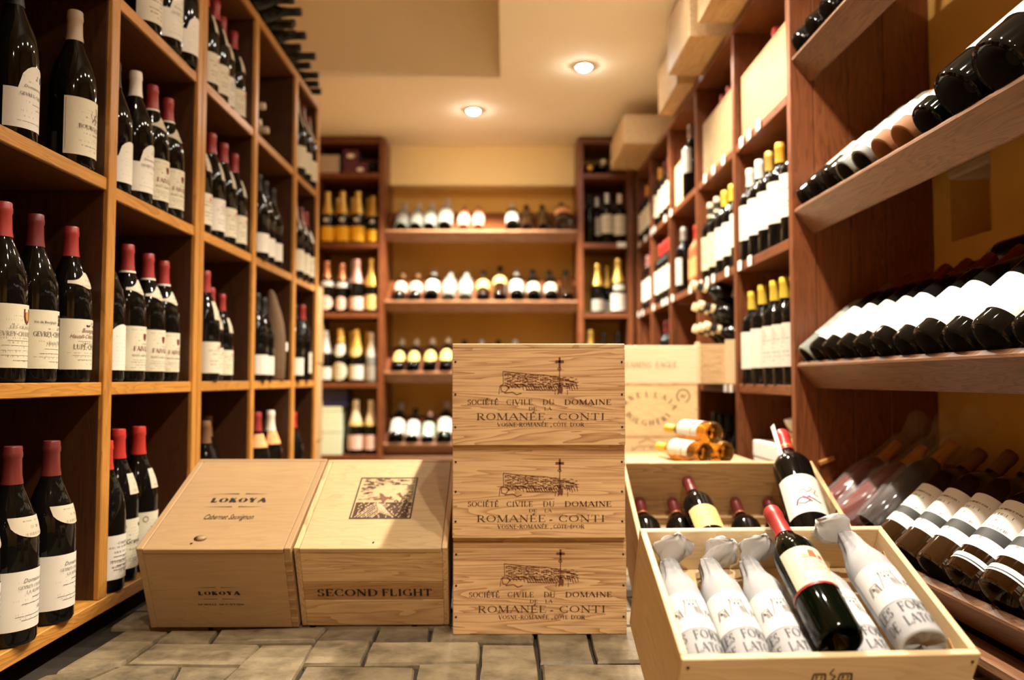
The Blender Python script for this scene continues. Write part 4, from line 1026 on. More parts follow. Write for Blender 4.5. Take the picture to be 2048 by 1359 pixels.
# crates behind the stack
BG = 'crates stacked behind the burnt-print stack'
bx = .461
M_pale = wood('golden pale crate wood', (.84, .62, .34), (.60, .39, .18), 'X', .8, .5, rings=.3)
z0 = 0
for H, w, lab, mats, nm in [(.148, .330, 'lowest crate of the rear stack, under the emblem crate', (M_pineX, M_pineY, M_pineX), 0), (.153, .330, 'rear stack crate with a faint emblem, behind amber bottles', (M_pale, M_pineY, M_pineX), 1),
                         (.1695, .330, 'rear stack crate with curved lettering in an oval', (M_pale, M_pineY, M_pineX), 2), (.1215, .312, 'cream crate on top of the rear stack, beside open bottle crate', (M_cream, M_cream, M_cream), 3)]:
    xx = bx if nm < 3 else bx + .009
    t, fp = crate('wine_crate', lab, w, .40, H, (xx, 2.60, z0), (0, 0, 0), mats, group=BG, nails=nm < 3)
    if nm == 3: decal('printed_lettering', serif('SCREAMING', .0190, -.055, .050, .122, .8) + serif('EAGLE', .0190, .0545, .050, .068, .9), M_ink3, t, face_fn())
    if nm == 2:
        q = []
        def arc(txt, cx, cy, rx, ry, a0, a1, h, inv):
            out = []
            for i, ch in enumerate(txt):
                w_, g = glyph_quads(ch, 1.2); a = R(a0 + (a1 - a0) * i / (len(txt) - 1)); bx_, by_ = cx + rx * cos(a), cy + ry * sin(a)
                tx, ty = -rx * sin(a), ry * cos(a); l = math.hypot(tx, ty); tx, ty = tx / l, ty / l
                if not inv: tx, ty = -tx, -ty
                nx, ny = -ty, tx
                out += [[(bx_ + ((px_ - w_ / 2) * tx + py_ * nx) * h, by_ + ((px_ - w_ / 2) * ty + py_ * ny) * h) for px_, py_ in p] for p in g]
            return out
        q += arc('ORNELLAIA', .004, .082, .078, .042, 172, 12, .0185, False) + arc('BOLGHERI', .004, .082, .078, .050, 203, 335, .0185, True)
        q += serif('1999', .016, .122, .012, .040, 1.1)
        for i in range(20):
            if 13 <= i <= 15: continue
            a0, a1 = i * pi / 10, (i + 1) * pi / 10; q.append([(.118 + r * cos(a), .128 + r * sin(a)) for r, a in ((.0225, a0), (.0225, a1), (.019, a1), (.019, a0))])
        q += stroke([(.108, .122), (.114, .134), (.118, .122), (.128, .136)], .0018) + stroke([(.110, .128), (.126, .126)], .0012)
        decal('printed_lettering', q, M_inkb, t, face_fn())
    if nm == 1:
        rnd = random.Random(3); q = []
        for i in range(34): 
            x, y = rnd.uniform(-.05, .05), rnd.uniform(.06, .115); q += stroke([(x, y), (x + rnd.uniform(-.012, .012), y + rnd.uniform(-.01, .012))], .0022)
        q += stroke([(-.06, .05), (-.055, .10), (-.03, .12), (.03, .12), (.055, .10), (.06, .05)], .002) + stroke([(-.03, .13), (0, .142), (.03, .13)], .003)
        decal('faint_emblem', q, plain('faded print', (.34, .20, .10), .7), t, face_fn())
    z0 += H + .0003

# ------------------------------------------------------------------ open crate of paper-wrapped half bottles
LT = .4551
LH = .1765
lat, fp = crate('open_wine_crate', 'open tilted crate of paper-wrapped bottles on the floor', .360, .2506, LH, (.3818, 1.0297, .0005), (LT, 0, .0492), (M_lightX, M_lightY, M_lightX), wall=.009, lid=False, deck=LH - .068, nails=False)
nm_ = MB().lathe([(0, 0), (.0020, 0), (.0020, .0008), (0, .001)], 8, Matrix.Rotation(pi / 2, 4, 'X')).mesh('nail_head')
for s in (-1, 1): link('nail_head', nm_, M_nail, lat, (s * .172, 0, LH - .012))
for x, y in ((.1712, .035), (.1712, .205)):
    part_box('wood_pin', M_dplank, lat, x - .0016, x + .0004, y - .013, y + .013, LH - .030, LH - .023, .0008, rot=(.35, 0, 0))
# stamped tower with the rope line, on the front
q = []
def stamp_tower(cx, y):
    o = []
    for dx in (-.016, .016):
        o += stroke([(cx + dx - .008, y + .026), (cx + dx - .007, y + .036), (cx + dx + .007, y + .036), (cx + dx + .008, y + .026)], .0022) + stroke([(cx + dx - .003, y + .028), (cx + dx - .003, y + .033)], .0024) + stroke([(cx + dx + .003, y + .028), (cx + dx + .003, y + .033)], .0018)
    o += stroke([(cx, y + .044), (cx - .004, y + .036), (cx + .004, y + .032), (cx, y + .026)], .0014) + rect2(cx - .026, cx + .026, y + .0235, y + .0255)
    for dx in (-.017, -.005, .007, .017): o += stroke([(cx + dx - .003, y + .006), (cx + dx - .003, y + .016), (cx + dx + .002, y + .018), (cx + dx + .003, y + .008)], .0022)
    o += rect2(cx - .026, cx - .023, y - .004, y + .024) + rect2(cx + .023, cx + .026, y - .004, y + .024)
    rnd = random.Random(2)
    for s_ in (-1, 1):
        for k in range(16): 
            x = cx + s_ * (.026 + k * .0036); wd = .0036 * (1 - k / 20); o += stroke([(x, y + .021 + rnd.uniform(-.0006, .0006)), (x + s_ * .0035, y + .021)], wd)
    for k in range(5): o += stroke([(cx - .075 + k * .010, y + .010), (cx - .071 + k * .010, y + .006)], .004) ; o += stroke([(cx + .036 + k * .010, y + .010), (cx + .040 + k * .010, y + .007)], .0028)
    o += rect2(cx - .085, cx - .026, y - .010, y - .008) + rect2(cx + .026, cx + .085, y - .010, y - .008) + rect2(cx - .026, cx + .026, y - .012, y - .009)
    o += serif('GRAND VIN', .010, cx, y - .030, .09, 1.2)
    return o
decal('stamped_emblem', stamp_tower(.004, LH - .062), M_ink, lat, face_fn())
def crate_world(t, x, y, z): return t_matrix(t) @ Vector((x, y, z))
def t_matrix(t): return Matrix.Translation(t.location) @ t.rotation_euler.to_matrix().to_4x4()
def crate_dir(t, v): return t.rotation_euler.to_matrix() @ Vector(v)

def tower_print(x, y, s=1.0):
    o, d = [], []; s *= 1.25
    o += [[(x - .0095 * s, y), (x + .0095 * s, y), (x + .0062 * s, y + .019 * s), (x - .0062 * s, y + .019 * s)]]
    for k in range(5): o += rect2(x + (-.0068 + k * .003) * s, x + (-.0050 + k * .003) * s, y + .019 * s, y + .0225 * s)
    d += stroke([(x - .0095 * s, y), (x - .0062 * s, y + .019 * s), (x - .007 * s, y + .022 * s), (x + .007 * s, y + .022 * s), (x + .0062 * s, y + .019 * s), (x + .0095 * s, y)], .0006) + rect2(x - .0028 * s, x - .0012 * s, y + .0135 * s, y + .0165 * s) + rect2(x + .0010 * s, x + .0026 * s, y + .0135 * s, y + .0165 * s)
    for k in range(6): d += stroke([(x + (.002 + k * .0012) * s, y + .001), (x + (.0012 + k * .0008) * s, y + .012 * s)], .0004)
    for side in (-1, 1):
        xx = x + side * .0175 * s
        o += [[(xx - .006 * s, y - .001), (xx + .006 * s, y - .001), (xx + .004 * s, y + .009 * s), (xx - .004 * s, y + .009 * s)]]
        d += stroke([(xx - .006 * s, y - .002), (xx - .004 * s, y + .010 * s), (xx + .004 * s, y + .011 * s), (xx + .006 * s, y - .002)], .0007) + rect2(xx - .002 * s, xx, y + .004 * s, y + .007 * s)
        for k in range(4): d += stroke([(xx + (.001 + k * .001) * s, y - .002), (xx + k * .0007 * s, y + .006 * s)], .0004)
    d += stroke([(x - .020 * s, y - .003), (x + .020 * s, y - .003)], .0006)
    return o, d

M_tower = plain('pale grey print', (.25, .24, .235), .7)
def wrapped(label, x, y, z, seed, ear, sc=1.0, roll=0.0):
    """half bottle in tissue paper: pleated shoulder, twisted top"""
    rnd = random.Random(seed)
    t = link('paper_wrapped_bottle', None); t.empty_display_size = .02
    a = crate_dir(lat, (0, 1, 0)); f = crate_dir(lat, (0, 0, 1)); yv = a.cross(f)
    M = Matrix((f, yv, a)).transposed().to_4x4()
    t.matrix_world = Matrix.Translation(crate_world(lat, x, y, z)) @ M @ Matrix.Rotation(roll, 4, 'Z') @ Matrix.Scale(sc, 4)
    tag(t, label, 'bottle', 'paper-wrapped half bottles in the open crate')
    n, V, F = 36, [], []
    prof = [(0, .006, 0), (.012, .004, 0), (.023, .0015, .02), (.0268, .0, .01), (.0283, .004, 0), (.0286, .03, 0), (.0286, .09, 0), (.0285, .130, .004), (.0275, .143, .02), (.0240, .155, .06), (.0195, .166, .13), (.0165, .176, .17), (.0150, .186, .17), (.0145, .197, .15), (.0120, .206, .18), (.0090, .212, .2)]
    ph = rnd.uniform(0, 6)
    rings = []
    for r, zz_, am in prof:
        idx = []
        for i in range(n):
            an = 2 * pi * i / n; rr = r * (1 + am * (sin(9 * an + ph) * .6 + sin(14 * an + ph * 2 + zz_ * 60) * .4)) + rnd.uniform(-1, 1) * am * .0012
            fold = .0035 * sin(3 * an + ph) + .002 * abs(sin(6 * an)) if r in (.012, .023) else 0
            idx.append(len(V)); V.append((rr * cos(an), rr * sin(an), zz_ + am * .004 * sin(5 * an) + fold * (1 if r < .02 else .5)))
        rings.append(idx)
    # flared tissue end, bent aside
    bend = Vector((cos(ear), sin(ear), 0))
    side = Vector((-sin(ear), cos(ear), 0))
    for k, (ra, rb, dz, b_) in enumerate([(.012, .009, .2110, .003), (.018, .010, .2140, .011), (.023, .010, .2165, .020), (.024, .008, .2180, .030), (.019, .006, .2190, .039), (.010, .004, .2195, .046)]):
        idx = []
        for i in range(n):
            an = 2 * pi * i / n
            w_ = 1 + .20 * sin(4 * an + ph + k * .6) + .14 * sin(9 * an + k * 1.7 + ph) + rnd.uniform(-.09, .09)
            p = side * (ra * w_ * sin(an)) + bend * (b_ + .003 * sin(4 * an + ph)) + Vector((0, 0, dz + rb * w_ * cos(an) * .5 - .002 * k))
            p += bend * (rb * .8 * w_ * cos(an))
            idx.append(len(V)); V.append(tuple(p))
        rings.append(idx)
    tip = len(V); V.append(tuple(bend * .050 + Vector((0, 0, .2185))))
    nb_ = len(prof); body, ear_f = [], []
    for k, (A, B) in enumerate(zip(rings[:-1], rings[1:])):
        for i in range(n):
            j = (i + 1) % n; (body if k < nb_ - 2 else ear_f).append((A[i], A[j], B[j], B[i]))
    for i in range(n): ear_f.append((rings[-1][i], rings[-1][(i + 1) % n], tip))
    body.append(tuple(reversed(rings[0])))
    cut = rings[nb_ - 2][0]
    m = MB(); m.v, m.f = V[:rings[nb_ - 1][0]], body
    link('tissue_wrap', m.mesh('tissue_wrap', True), M_paper, t)
    m = MB(); m.v, m.f = V[cut:], [tuple(i - cut for i in f) for f in ear_f]
    link('twisted_end', m.mesh('twisted_end', True), M_tissue, t)
    r0 = .0286
    fn = lambda u, v: ((r0 + .0009) * cos(u / r0), (r0 + .0009) * sin(u / r0), v)
    fn2 = lambda u, v: ((r0 + .0005) * cos(u / r0), (r0 + .0005) * sin(u / r0), v)
    lab_q = []
    for i in range(22): 
        u0, u1 = -.040 + .080 * i / 22, -.040 + .080 * (i + 1) / 22; lab_q += rect2(u0, u1, .052, .118)
    l = decal('printed_band', lab_q, M_paperw, t, fn2)
    o_, d_ = tower_print(0, .074)
    decal('tower_print', o_, M_tower, l, fn); decal('tower_outline', d_, plain_dk, l, lambda u, v: ((r0 + .0012) * cos(u / r0), (r0 + .0012) * sin(u / r0), v))
    decal('lettering', serif('LES', .0145, -.030, .0335, .021, 1.0) + serif('FORTS', .0145, .012, .0335, .044, 1.0) + serif('DE', .0145, -.030, .0125, .015, 1.0) + serif('LATOUR', .0145, .012, .0125, .050, 1.0), M_inkg2, l, fn)
    return t
plain_dk = plain('dark grey print', (.05, .045, .045), .7)
M_inkg2 = plain('charcoal letter print', (.035, .035, .04), .7)
zb = LH - .068 + .029
wrapped('paper-wrapped bottle beside the near wooden wall, first in the open crate', -.1416, .0105, zb, 1, .25)
wrapped('paper-wrapped bottle, second in the row of the open crate', -.0836, .0105, zb, 2, .75, roll=.05)
wrapped('paper-wrapped bottle, third in the row, partly under the bare red bottle', -.0256, .0105, zb, 3, .5, roll=-.02)
wrapped('paper-wrapped bottle between the bare bottle and the topmost wrapped one', .0665, .011, zb, 4, -1.2, roll=.16)
wrapped('topmost paper-wrapped bottle, its folded base showing, at the crate end', .1165, .012, zb + .037, 5, -.9, 1.03, roll=-.18)
kind('hLat', 'h', M_glassg, 'R', 'creamp', (.070, .132), 1.25, desc='bare', band=(.066, .0695, 'R'))
cw = crate_world(lat, .0135, .0135, zb + .0465)
tb = bottle('hLat', 'bare dark bottle with red capsule lying on the wrapped bottles', None, cw, crate_dir(lat, (0, 1, .06)), crate_dir(lat, (.05, 0, 1)), 1.03)
lb = [c for c in tb.children if c.name.startswith('label')][0]
r0 = SHAPES['h']['R']
o_, d_ = tower_print(.004, .112, .45)
decal('tower_print', [p for p in o_], CAPS['C'][1], lb, lambda u, v: ((r0 + .0014) * cos(u / r0), (r0 + .0014) * sin(u / r0), v))
decal('lettering', serif('LES FORTS', .006, .004, .101, .034, .8) + serif('DE LATOUR', .006, .004, .091, .036, .8), plain('bronze letter print', (.36, .27, .2), .6), lb, lambda u, v: ((r0 + .0014) * cos(u / r0), (r0 + .0014) * sin(u / r0), v))

# ------------------------------------------------------------------ the open crate behind it
T2 = .4959
cr2, fp = crate('open_wine_crate', 'open tilted crate of red-capped bottles behind the wrapped ones', .460, .310, .160, (.5071, 1.7299, .0005), (T2, 0, 0), (M_pineX, M_pineY, M_pineX), wall=.010, lid=False, nails=False)
part_box('divider_board', M_pineX, cr2, -.219, .219, .262, .270, .009, .029, .001)
part_box('inner_stop', M_nail, cr2, .2185, .2200, .120, .124, .06, .16, .0005)
kind('xD2', 'x', M_glass, 'D', 'creamp', (.05, .14), 1.3, band=(.243, .247, 'C'), desc='lying')
kind('xDy', 'x', M_glass, 'D', 'gold', (.07, .150), 1.25, desc='lying')
kind('mag', 'x', M_glass, 'B', 'whitep', (.045, .142), 1.3, band=(.252, .2545, 'G'), desc='magnum')
G2 = 'red-capped bottles lying in the rear open crate'
for x, lab in ((-.180, 'red-capped bottle lying lowest in the rear open crate, beside the burnt-print stack'), (-.100, 'red-capped bottle lying low in the rear open crate, second along'), (.052, 'red-capped bottle lying low in the rear open crate, beside the picture-label magnum'), (.132, 'bottle lying under the picture-label magnum in rear open crate')):
    bottle('xD2', lab, G2, crate_world(cr2, x, .0125, .0475), crate_dir(cr2, (0, 1, .03)), crate_dir(cr2, (0, 0, 1)), .92)
bottle('xDy', 'red-capped bottle with arched yellow label atop the rear open crate', G2, crate_world(cr2, -.060, .0135, .120), crate_dir(cr2, (-.03, 1, -.02)), crate_dir(cr2, (.1, 0, 1)), .93)
tb = bottle('mag', 'big bottle with an abstract purple picture label leaning in the rear crate', None, (.6485, 1.680, .139), (.082, .80, .594), (-.10, -.58, .80), 1.18)
lb = [c for c in tb.children if c.name.startswith('label')][0]
r0 = SHAPES['x']['R']; fnm = lambda u, v: ((r0 + .0014) * cos(u / r0), (r0 + .0014) * sin(u / r0), v)
decal('label_picture', stroke([(-.022, .066), (-.018, .078), (-.010, .082), (0, .076), (.006, .070)], .003) + stroke([(.002, .082), (.010, .076), (.022, .070)], .0028) + stroke([(-.018, .070), (-.008, .066), (.002, .072)], .0022), plain('purple paint', (.06, .02, .12), .6), lb, fnm)
decal('label_picture', stroke([(-.008, .084), (-.002, .079), (.004, .084)], .003), plain('magenta paint', (.55, .04, .15), .6), lb, fnm)
decal('label_picture', stroke([(-.014, .094), (-.004, .102), (.002, .094), (.010, .100)], .0018) + stroke([(.006, .106), (.018, .100), (.012, .090), (.020, .086)], .0018), M_inkg, lb, fnm)
# torn paper strip on the magnum's neck
link('paper_strip', MB().box(.0178, .0184, -.005, .005, .215, .318).mesh('paper_strip'), M_card, tb, rot=(0, 0, -1.05))

# ------------------------------------------------------------------ amber half bottles on a low crate, behind
crate('wine_crate', 'low crate carrying the three amber half bottles', .36, .40, .262, (.50, 2.06, 0), (0, 0, 0), (M_pineX, M_pineY, M_pineX), nails=False)
kind('hA', 'h', M_amber, 'Y', 'whitep', (.075, .142), 1.5, neck=(.045, .072, 1.5, 'rect', 'whitep'), desc='amber')
ax = Vector((-.34, .94, 0)); GA = 'amber half bottles stacked in a pyramid'
for (bx_, by_, bz_), lab in (((.522, 2.09, .262 + .029), 'amber half bottle at the lower left of the small pyramid'), ((.586, 2.125, .262 + .029), 'amber half bottle at the lower right of the small pyramid'), ((.550, 2.10, .262 + .029 + .052), 'amber half bottle on top of the small pyramid')):
    bottle('hA', lab, GA, (bx_, by_, bz_), ax, (-.3, -.35, .9))

# ------------------------------------------------------------------ things in the right bookcase: crates, lying bottles
def plain_crate(label, x0, x1, y0, y1, z0, H, mats, group, face='X'):
    # long side faces the aisle (-X): turn the crate so that its front looks to -X
    t, fp = crate('wine_crate', label, y1 - y0, x1 - x0, H, (x0, (y0 + y1) / 2, z0 + .0005), (0, 0, -pi / 2), mats, group=group, nails=False)
    return t
GC = 'wooden crates kept in the right bookcase'
M_face1 = wood('pale crate face', (.46, .32, .16), (.28, .17, .075), 'X', .9, .5, rings=.3, stain=.3)
M_face2 = wood('smoke stained crate face', (.46, .33, .17), (.16, .09, .045), 'X', .6, .5, rings=.2, stain=.9)
plain_crate('pale crate lying on the upper shelf of the first right bay', .772, 1.09, 2.125, 2.565, 1.247, .222, (M_face1, M_pineY, M_pineX), GC)
plain_crate('smoke-stained crate lying on the upper shelf of the second right bay', .772, 1.09, 2.625, 3.075, 1.247, .228, (M_face2, M_pineY, M_pineX), GC)
plain_crate('small pale crate behind the single bottle in the third right bay', .775, 1.09, 3.40, 3.595, 1.247, .20, (M_lightX, M_pineY, M_pineX), GC)
kind('xB', 'x', M_glass, 'B', 'white', desc='lying')
for i, (x, y, z) in enumerate([(1.093, 2.80, 1.247 + .228 + .038), (1.093, 2.885, 1.247 + .228 + .038)]):
    bottle('xB', ['red-capped bottle lying on the smoke-stained crate, nearer one', 'red-capped bottle lying on the smoke-stained crate, farther one'][i], 'red-capped bottles lying on crates in right bookcase', (x, y, z), (-1, 0, 0), (0, 0, 1))
bottle('xB', 'red-capped bottle lying on the pale crate of the first right bay', 'red-capped bottles lying on crates in right bookcase', (1.093, 2.31, 1.247 + .222 + .039), (-1, 0, 0), (0, 0, 1))
# crates on top of the right bookcase, overhanging the aisle
GT = 'crates on top of the right bookcase'
for lab, x, y0, y1, H, d in (('topmost right crate nearest the camera, overhanging the aisle', .633, 2.13, 2.565, .205, .46), ('grey-edged crate on the right bookcase, second along', .627, 2.662, 3.02, .205, .46),
                           ('short crate on the right bookcase, third along', .680, 3.112, 3.485, .195, .40), ('lone crate at the far end of the right bookcase top', .590, 3.905, 4.41, .145, .46)):
    plain_crate(lab, x, x + d, y0, y1, 1.650, H, (M_oldY if 'grey' in lab else M_pineX, M_pineX, M_pineX), GT)
# open crate of lying bottles in the second right bay
t, fp = crate('open_wine_crate', 'small open crate of lying bottles poking out of the second right bay', .33, .36, .135, (.668, 2.895, .4685), (0, 0, -pi / 2), (M_pineX, M_pineY, M_pineX), lid=False, nails=False)
part_box('corner_post', M_lightX, t, .140, .1655, -.012, -.0002, -.0, .142, .001)
part_box('corner_post', M_lightX, t, .1655, .1765, .085, .12, .0, .150, .001)
kind('xTk', 'x', M_glass, 'T', 'white', (.05, .16), 1.4, band=(.258, .288, 'K'), desc='lying')
GP = 'lying bottles with cream and black capsules'
tilt_ = (-.95, 0, .29)
spots = [(.985, 2.785, .585), (.985, 2.865, .585), (.985, 2.945, .585), (.975, 2.825, .662), (.975, 2.905, .662), (.960, 2.865, .738)]
nm = ['bottom-layer bottle nearest the camera', 'bottom-layer middle bottle', 'bottom-layer far bottle', 'second-layer near bottle', 'second-layer far bottle', 'topmost bottle']
for p, n_ in zip(spots, nm): bottle('xTk', n_ + ' with cream and black capsule in the small open crate', GP, p, tilt_, (-.3, -.3, .9))
# pink-capped pair and board beside the crate
kind('hP', 'h', M_glass, 'P', 'white', (.05, .12), 1.2, desc='lying')
for i, (y, z) in enumerate([(2.6385, .4965), (2.6935, .4965)]):
    bottle('hP', ['pink-capped small bottle lying beside the small open crate, nearer one', 'pink-capped small bottle lying beside the small open crate, farther one'][i], 'pink-capped small bottles lying in the second right bay', (1.03, y - .005, z), (-1, 0, 0), (0, 0, 1), .95)
# far-right bays: red cartons
def carton(name, label, x0, x1, y0, y1, z0, z1, mat, cat='box', group=None, sticker=None, lidline=True):
    t = thing(name, label, cat, ((x0 + x1) / 2, (y0 + y1) / 2, z0 + .0004), group=group)
    hx, hy, H = (x1 - x0) / 2, (y1 - y0) / 2, z1 - z0
    link('box_body', MB().box(-hx, hx, -hy, hy, 0, H * .80).mesh('box_body', bevel=.0015), mat, t)
    link('box_lid', MB().box(-hx - .0015, hx + .0015, -hy - .0015, hy + .0015, H * .80, H).mesh('box_lid', bevel=.0015), mat, t)
    if sticker:
        sx, sz, sr = sticker
        m = MB().lathe([(0, 0), (sr, 0), (sr * .95, .001), (0, .001)], 16, Matrix.Translation((sx, -hy - .0016, sz)) @ Matrix.Rotation(pi / 2, 4, 'X') @ Matrix.Scale(.6, 4, (0, 1, 0)))
        link('oval_sticker', m.mesh('oval_sticker'), M_oval, t)
    return t
carton('gift_carton', 'red carton on the third shelf of the last right bay', .79, .93, 4.17, 4.30, .468, .56, M_copperbox)
carton('gift_carton', 'white carton on the lowest shelf of the first right bay', .775, .95, 2.20, 2.50, .06, .295, M_card)
def crumple(label, loc, s, seed):
    bm = bmesh.new(); bmesh.ops.create_icosphere(bm, subdivisions=2, radius=1); rnd = random.Random(seed)
    for v in bm.verts: v.co *= rnd.uniform(.72, 1.12)
    for v in bm.verts: v.co = Vector((v.co.x * s[0], v.co.y * s[1], max(-s[2] * .8, v.co.z * s[2])))
    me = bpy.data.meshes.new('crumpled_paper'); bm.to_mesh(me); bm.free()
    o = link('crumpled_paper', me, M_card, None, loc); tag(o, label, 'paper')
tt = carton('wooden_gift_box', 'flat wooden box on the white carton in the first right bay', .79, .95, 2.16, 2.32, .2955, .335, M_pineX)
crumple('crumpled white paper on the flat wooden box, first right bay', (.83, 2.25, .357), (.045, .07, .025), 4)

# ------------------------------------------------------------------ tilted display racks
A_ = R(40)
def rack_board(bm_mb, along, P, L0, L1): pass
LIPZ = [.115, .520, .925, 1.330]
def right_rack():
    t = thing('display_rack', 'red brown wall rack of sloping bottle shelves nearest the camera', 'rack', (.757, .30, 0))
    for z in LIPZ:
        yl, yh = .0, 1.778
        # board: starts behind the lip, climbs to the wall at 40 degrees
        Mb = Matrix.Translation((.757 + .03 * sin(A_) - .757, 0, z - .03 * cos(A_))) @ Matrix.Rotation(-A_, 4, 'Y')
        s = link('sloping_shelf', MB().box(.021, .31, yl, yh, -.018, 0).mesh('sloping_shelf', bevel=.0015), M_redY, t); s.matrix_local = Mb
        l = link('shelf_lip', MB().box(0, .020, yl, yh, -.050, .030).mesh('shelf_lip', bevel=.0035), M_lipY, s)
        for k in range(3):
            b = link('bracket_peg', MB().lathe([(0, 0), (.006, 0), (.006, .012), (0, .014)], 10, Matrix.Translation((.12 + k * .09, yh - .004, -.026)) @ Matrix.Rotation(pi / 2, 4, 'X')).mesh('bracket_peg'), M_redX, s)
    o = link('base_board', MB().box(.030, .052, .0, 1.778, -.01, .045).mesh('base_board', bevel=.003), M_lipY, t)
    o = link('kick_board', MB().box(-.004, .05, .0, 1.778, .028, .046).mesh('kick_board', bevel=.003), M_lipY, t)
    o = link('end_panel', MB().box(.0, .365, -.026, -.001, -.01, 1.87).mesh('end_panel', bevel=.002), M_redZ, t)
right_rack()
RAX = Vector((cos(A_), 0, sin(A_))); RUPV = Vector((-sin(A_), 0, cos(A_)))
def rack_bottle(code, label, group, z, y, r, sc=1.0, skew=0.0, lift=0.0):
    p = Vector((.757 + .03 * sin(A_), y, z - .03 * cos(A_))) + RAX * .0215 + RUPV * (r * sc + .0005 + lift) + RAX * (abs(skew) * r * sc + .0006)
    a = (RAX + Vector((0, skew, 0))).normalized()
    return bottle(code, label, group, p, a, RUPV, sc, roll=random.uniform(-.08, .08))
kind('rW', 'x', M_glass, 'D', 'whitep', (.032, .145), 1.5, desc='dark bottle, big white label')
kind('rD', 'x', M_glass, 'K', 'white', (.06, .145), 1.4, desc='dark bottle')
kind('rB', 'b', M_glass, 'D', 'whitep', (.032, .135), 1.5, desc='wide dark bottle, white label')
kind('rK', 'x', M_glass, 'N', 'grey', (.06, .15), 1.4, desc='dark bottle, grey label')
kind('rX', 'x', M_glassc, 'N', 'grey', (.06, .15), 1.4, desc='silvery wrapped bottle')
kind('rG', 'x', M_glassg, 'K', 'whitep', (.03, .15), 1.5, desc='green bottle, white label')
kind('rS', 'x', plain('grey wax glass', (.09, .08, .065), .5), 'N', 'whitep', (.018, .17), 1.6, desc='grey-based bottle, white sleeve')
kind('rT', 's', plain('straw sleeve', (.20, .075, .022), .75), 'T', 'whitep', (.03, .145), 1.6, desc='straw-based bottle, white sleeve')
kind('rM', 'b', M_glass, 'K', 'whitep', (.05, .15), 1.5, desc='big bottle, white label')
GR = ['bottles on the bottom rack shelf', 'bottles on the second rack shelf', 'bottles on the third rack shelf', 'bottles on the top rack shelf']
# top shelf
for i, y in enumerate([2.035, 1.945, 1.855, 1.765, 1.675]): rack_bottle('rD', 'dark bottle on the top rack shelf, %s from the end panel' % ['first', 'second', 'third', 'fourth', 'fifth'][i], GR[3], 1.330, y, .0372)
NTH = ['first', 'second', 'third', 'fourth', 'fifth', 'sixth', 'seventh', 'eighth', 'ninth', 'tenth', 'eleventh', 'twelfth', 'thirteenth']
for i, (c, y, sc) in enumerate([('rD', 2.030, .92), ('rK', 1.945, 1.0), ('rD', 1.858, 1.0), ('rX', 1.775, 1.0), ('rS', 1.690, 1.0), ('rT', 1.600, .98), ('rT', 1.515, .98), ('rG', 1.425, 1.05), ('rM', 1.315, 1.30), ('rM', 1.200, 1.34)]):
    rack_bottle(c, '%s on the third rack shelf, %s from the end panel' % (KINDS[c]['desc'], NTH[i]), GR[2], .925, y, SHAPES[KINDS[c]['shape']]['R'], sc)
for i, (c, y, sc) in enumerate([('rX', 2.030, .95), ('rW', 1.950, 1.0), ('rW', 1.868, 1.0), ('rW', 1.784, 1.0), ('rW', 1.700, 1.0), ('rB', 1.612, 1.0), ('rW', 1.524, 1.0), ('rB', 1.436, 1.02), ('rW', 1.346, 1.03), ('rB', 1.250, 1.05), ('rW', 1.155, 1.05), ('rW', 1.070, 1.05)]):
    rack_bottle(c, '%s on the second rack shelf, %s from the end panel' % (KINDS[c]['desc'], NTH[i]), GR[1], .520, y, SHAPES[KINDS[c]['shape']]['R'], sc)
# a magnum lying across the necks on the second shelf
kind('rZ', 'b', M_glass, 'K', 'tan', (.165, .182), 2.9, desc='magnum')
bottle('rZ', 'big dark bottle lying across the necks above the second rack shelf', None, (1.052, 1.49, .738), (0, 1, -.01), (-.7, 0, .7), 1.0)
# bottom shelf: spirit bottles with banded labels
kind('rBand', 's', M_amberd, 'U', 'band', (.045, .145), 1.6, neck=(.018, .030, 1.5, 'rect', 'band'), desc='amber spirit bottle, banded white label')
kind('rBl', 'x', M_brandy, 'N', 'band', (.05, .16), 1.6, desc='dark spirit bottle, banded label')
for i, (c, y, sc) in enumerate([('rBl', 1.640, 1.0), ('rBl', 1.545, 1.02), ('rBl', 1.452, 1.04), ('rBand', 1.352, 1.12), ('rBand', 1.252, 1.15), ('rBand', 1.150, 1.15), ('rBand', 1.05, 1.15)]):
    rack_bottle(c, '%s on the bottom rack shelf, %s from the cellophane' % (KINDS[c]['desc'], NTH[i]), GR[0], .115, y, SHAPES[KINDS[c]['shape']]['R'], sc, .14)
# cellophane-wrapped bottles
def cello(label, p, axis, seed, glass):
    kind('cel' + str(seed), 'h', glass, 'U', None, desc='', name='cellophane_wrapped_bottle')
    t = bottle('cel' + str(seed), label, 'bottles wrapped in cellophane', p, axis, RUPV, 1.15)
    rnd = random.Random(seed); n, V, F = 18, [], []
    prof = [(.010, -.004), (.030, -.003), (.034, .02), (.034, .08), (.035, .13), (.028, .16), (.021, .18), (.020, .21), (.020, .245), (.011, .262), (.018, .275), (.030, .30), (.034, .315)]
    for k, (r, z) in enumerate(prof):
        for i in range(n):
            a = 2 * pi * i / n; rr = r * rnd.uniform(.86, 1.16) if k > 1 else r
            rr = max(rr, (rad_at(SHAPES['h'], min(max(z, .01), .22)) + .0022) if z < .235 else rr)
            V.append((rr * cos(a), rr * sin(a), z + rnd.uniform(-.004, .004) * (k > 1)))
    for k in range(len(prof) - 1):
        for i in range(n):
            j = (i + 1) % n; F.append((k * n + i, k * n + j, k * n + n + j, k * n + n + i))
    m = MB(); m.v, m.f = V, F
    link('cellophane_film', m.mesh('cellophane_film'), M_cello, t)
def rk(y, r, z=.115, d=0): return Vector((.757 + .03 * sin(A_), y, z - .03 * cos(A_))) + RAX * (.032 + d) + RUPV * (r + .002)
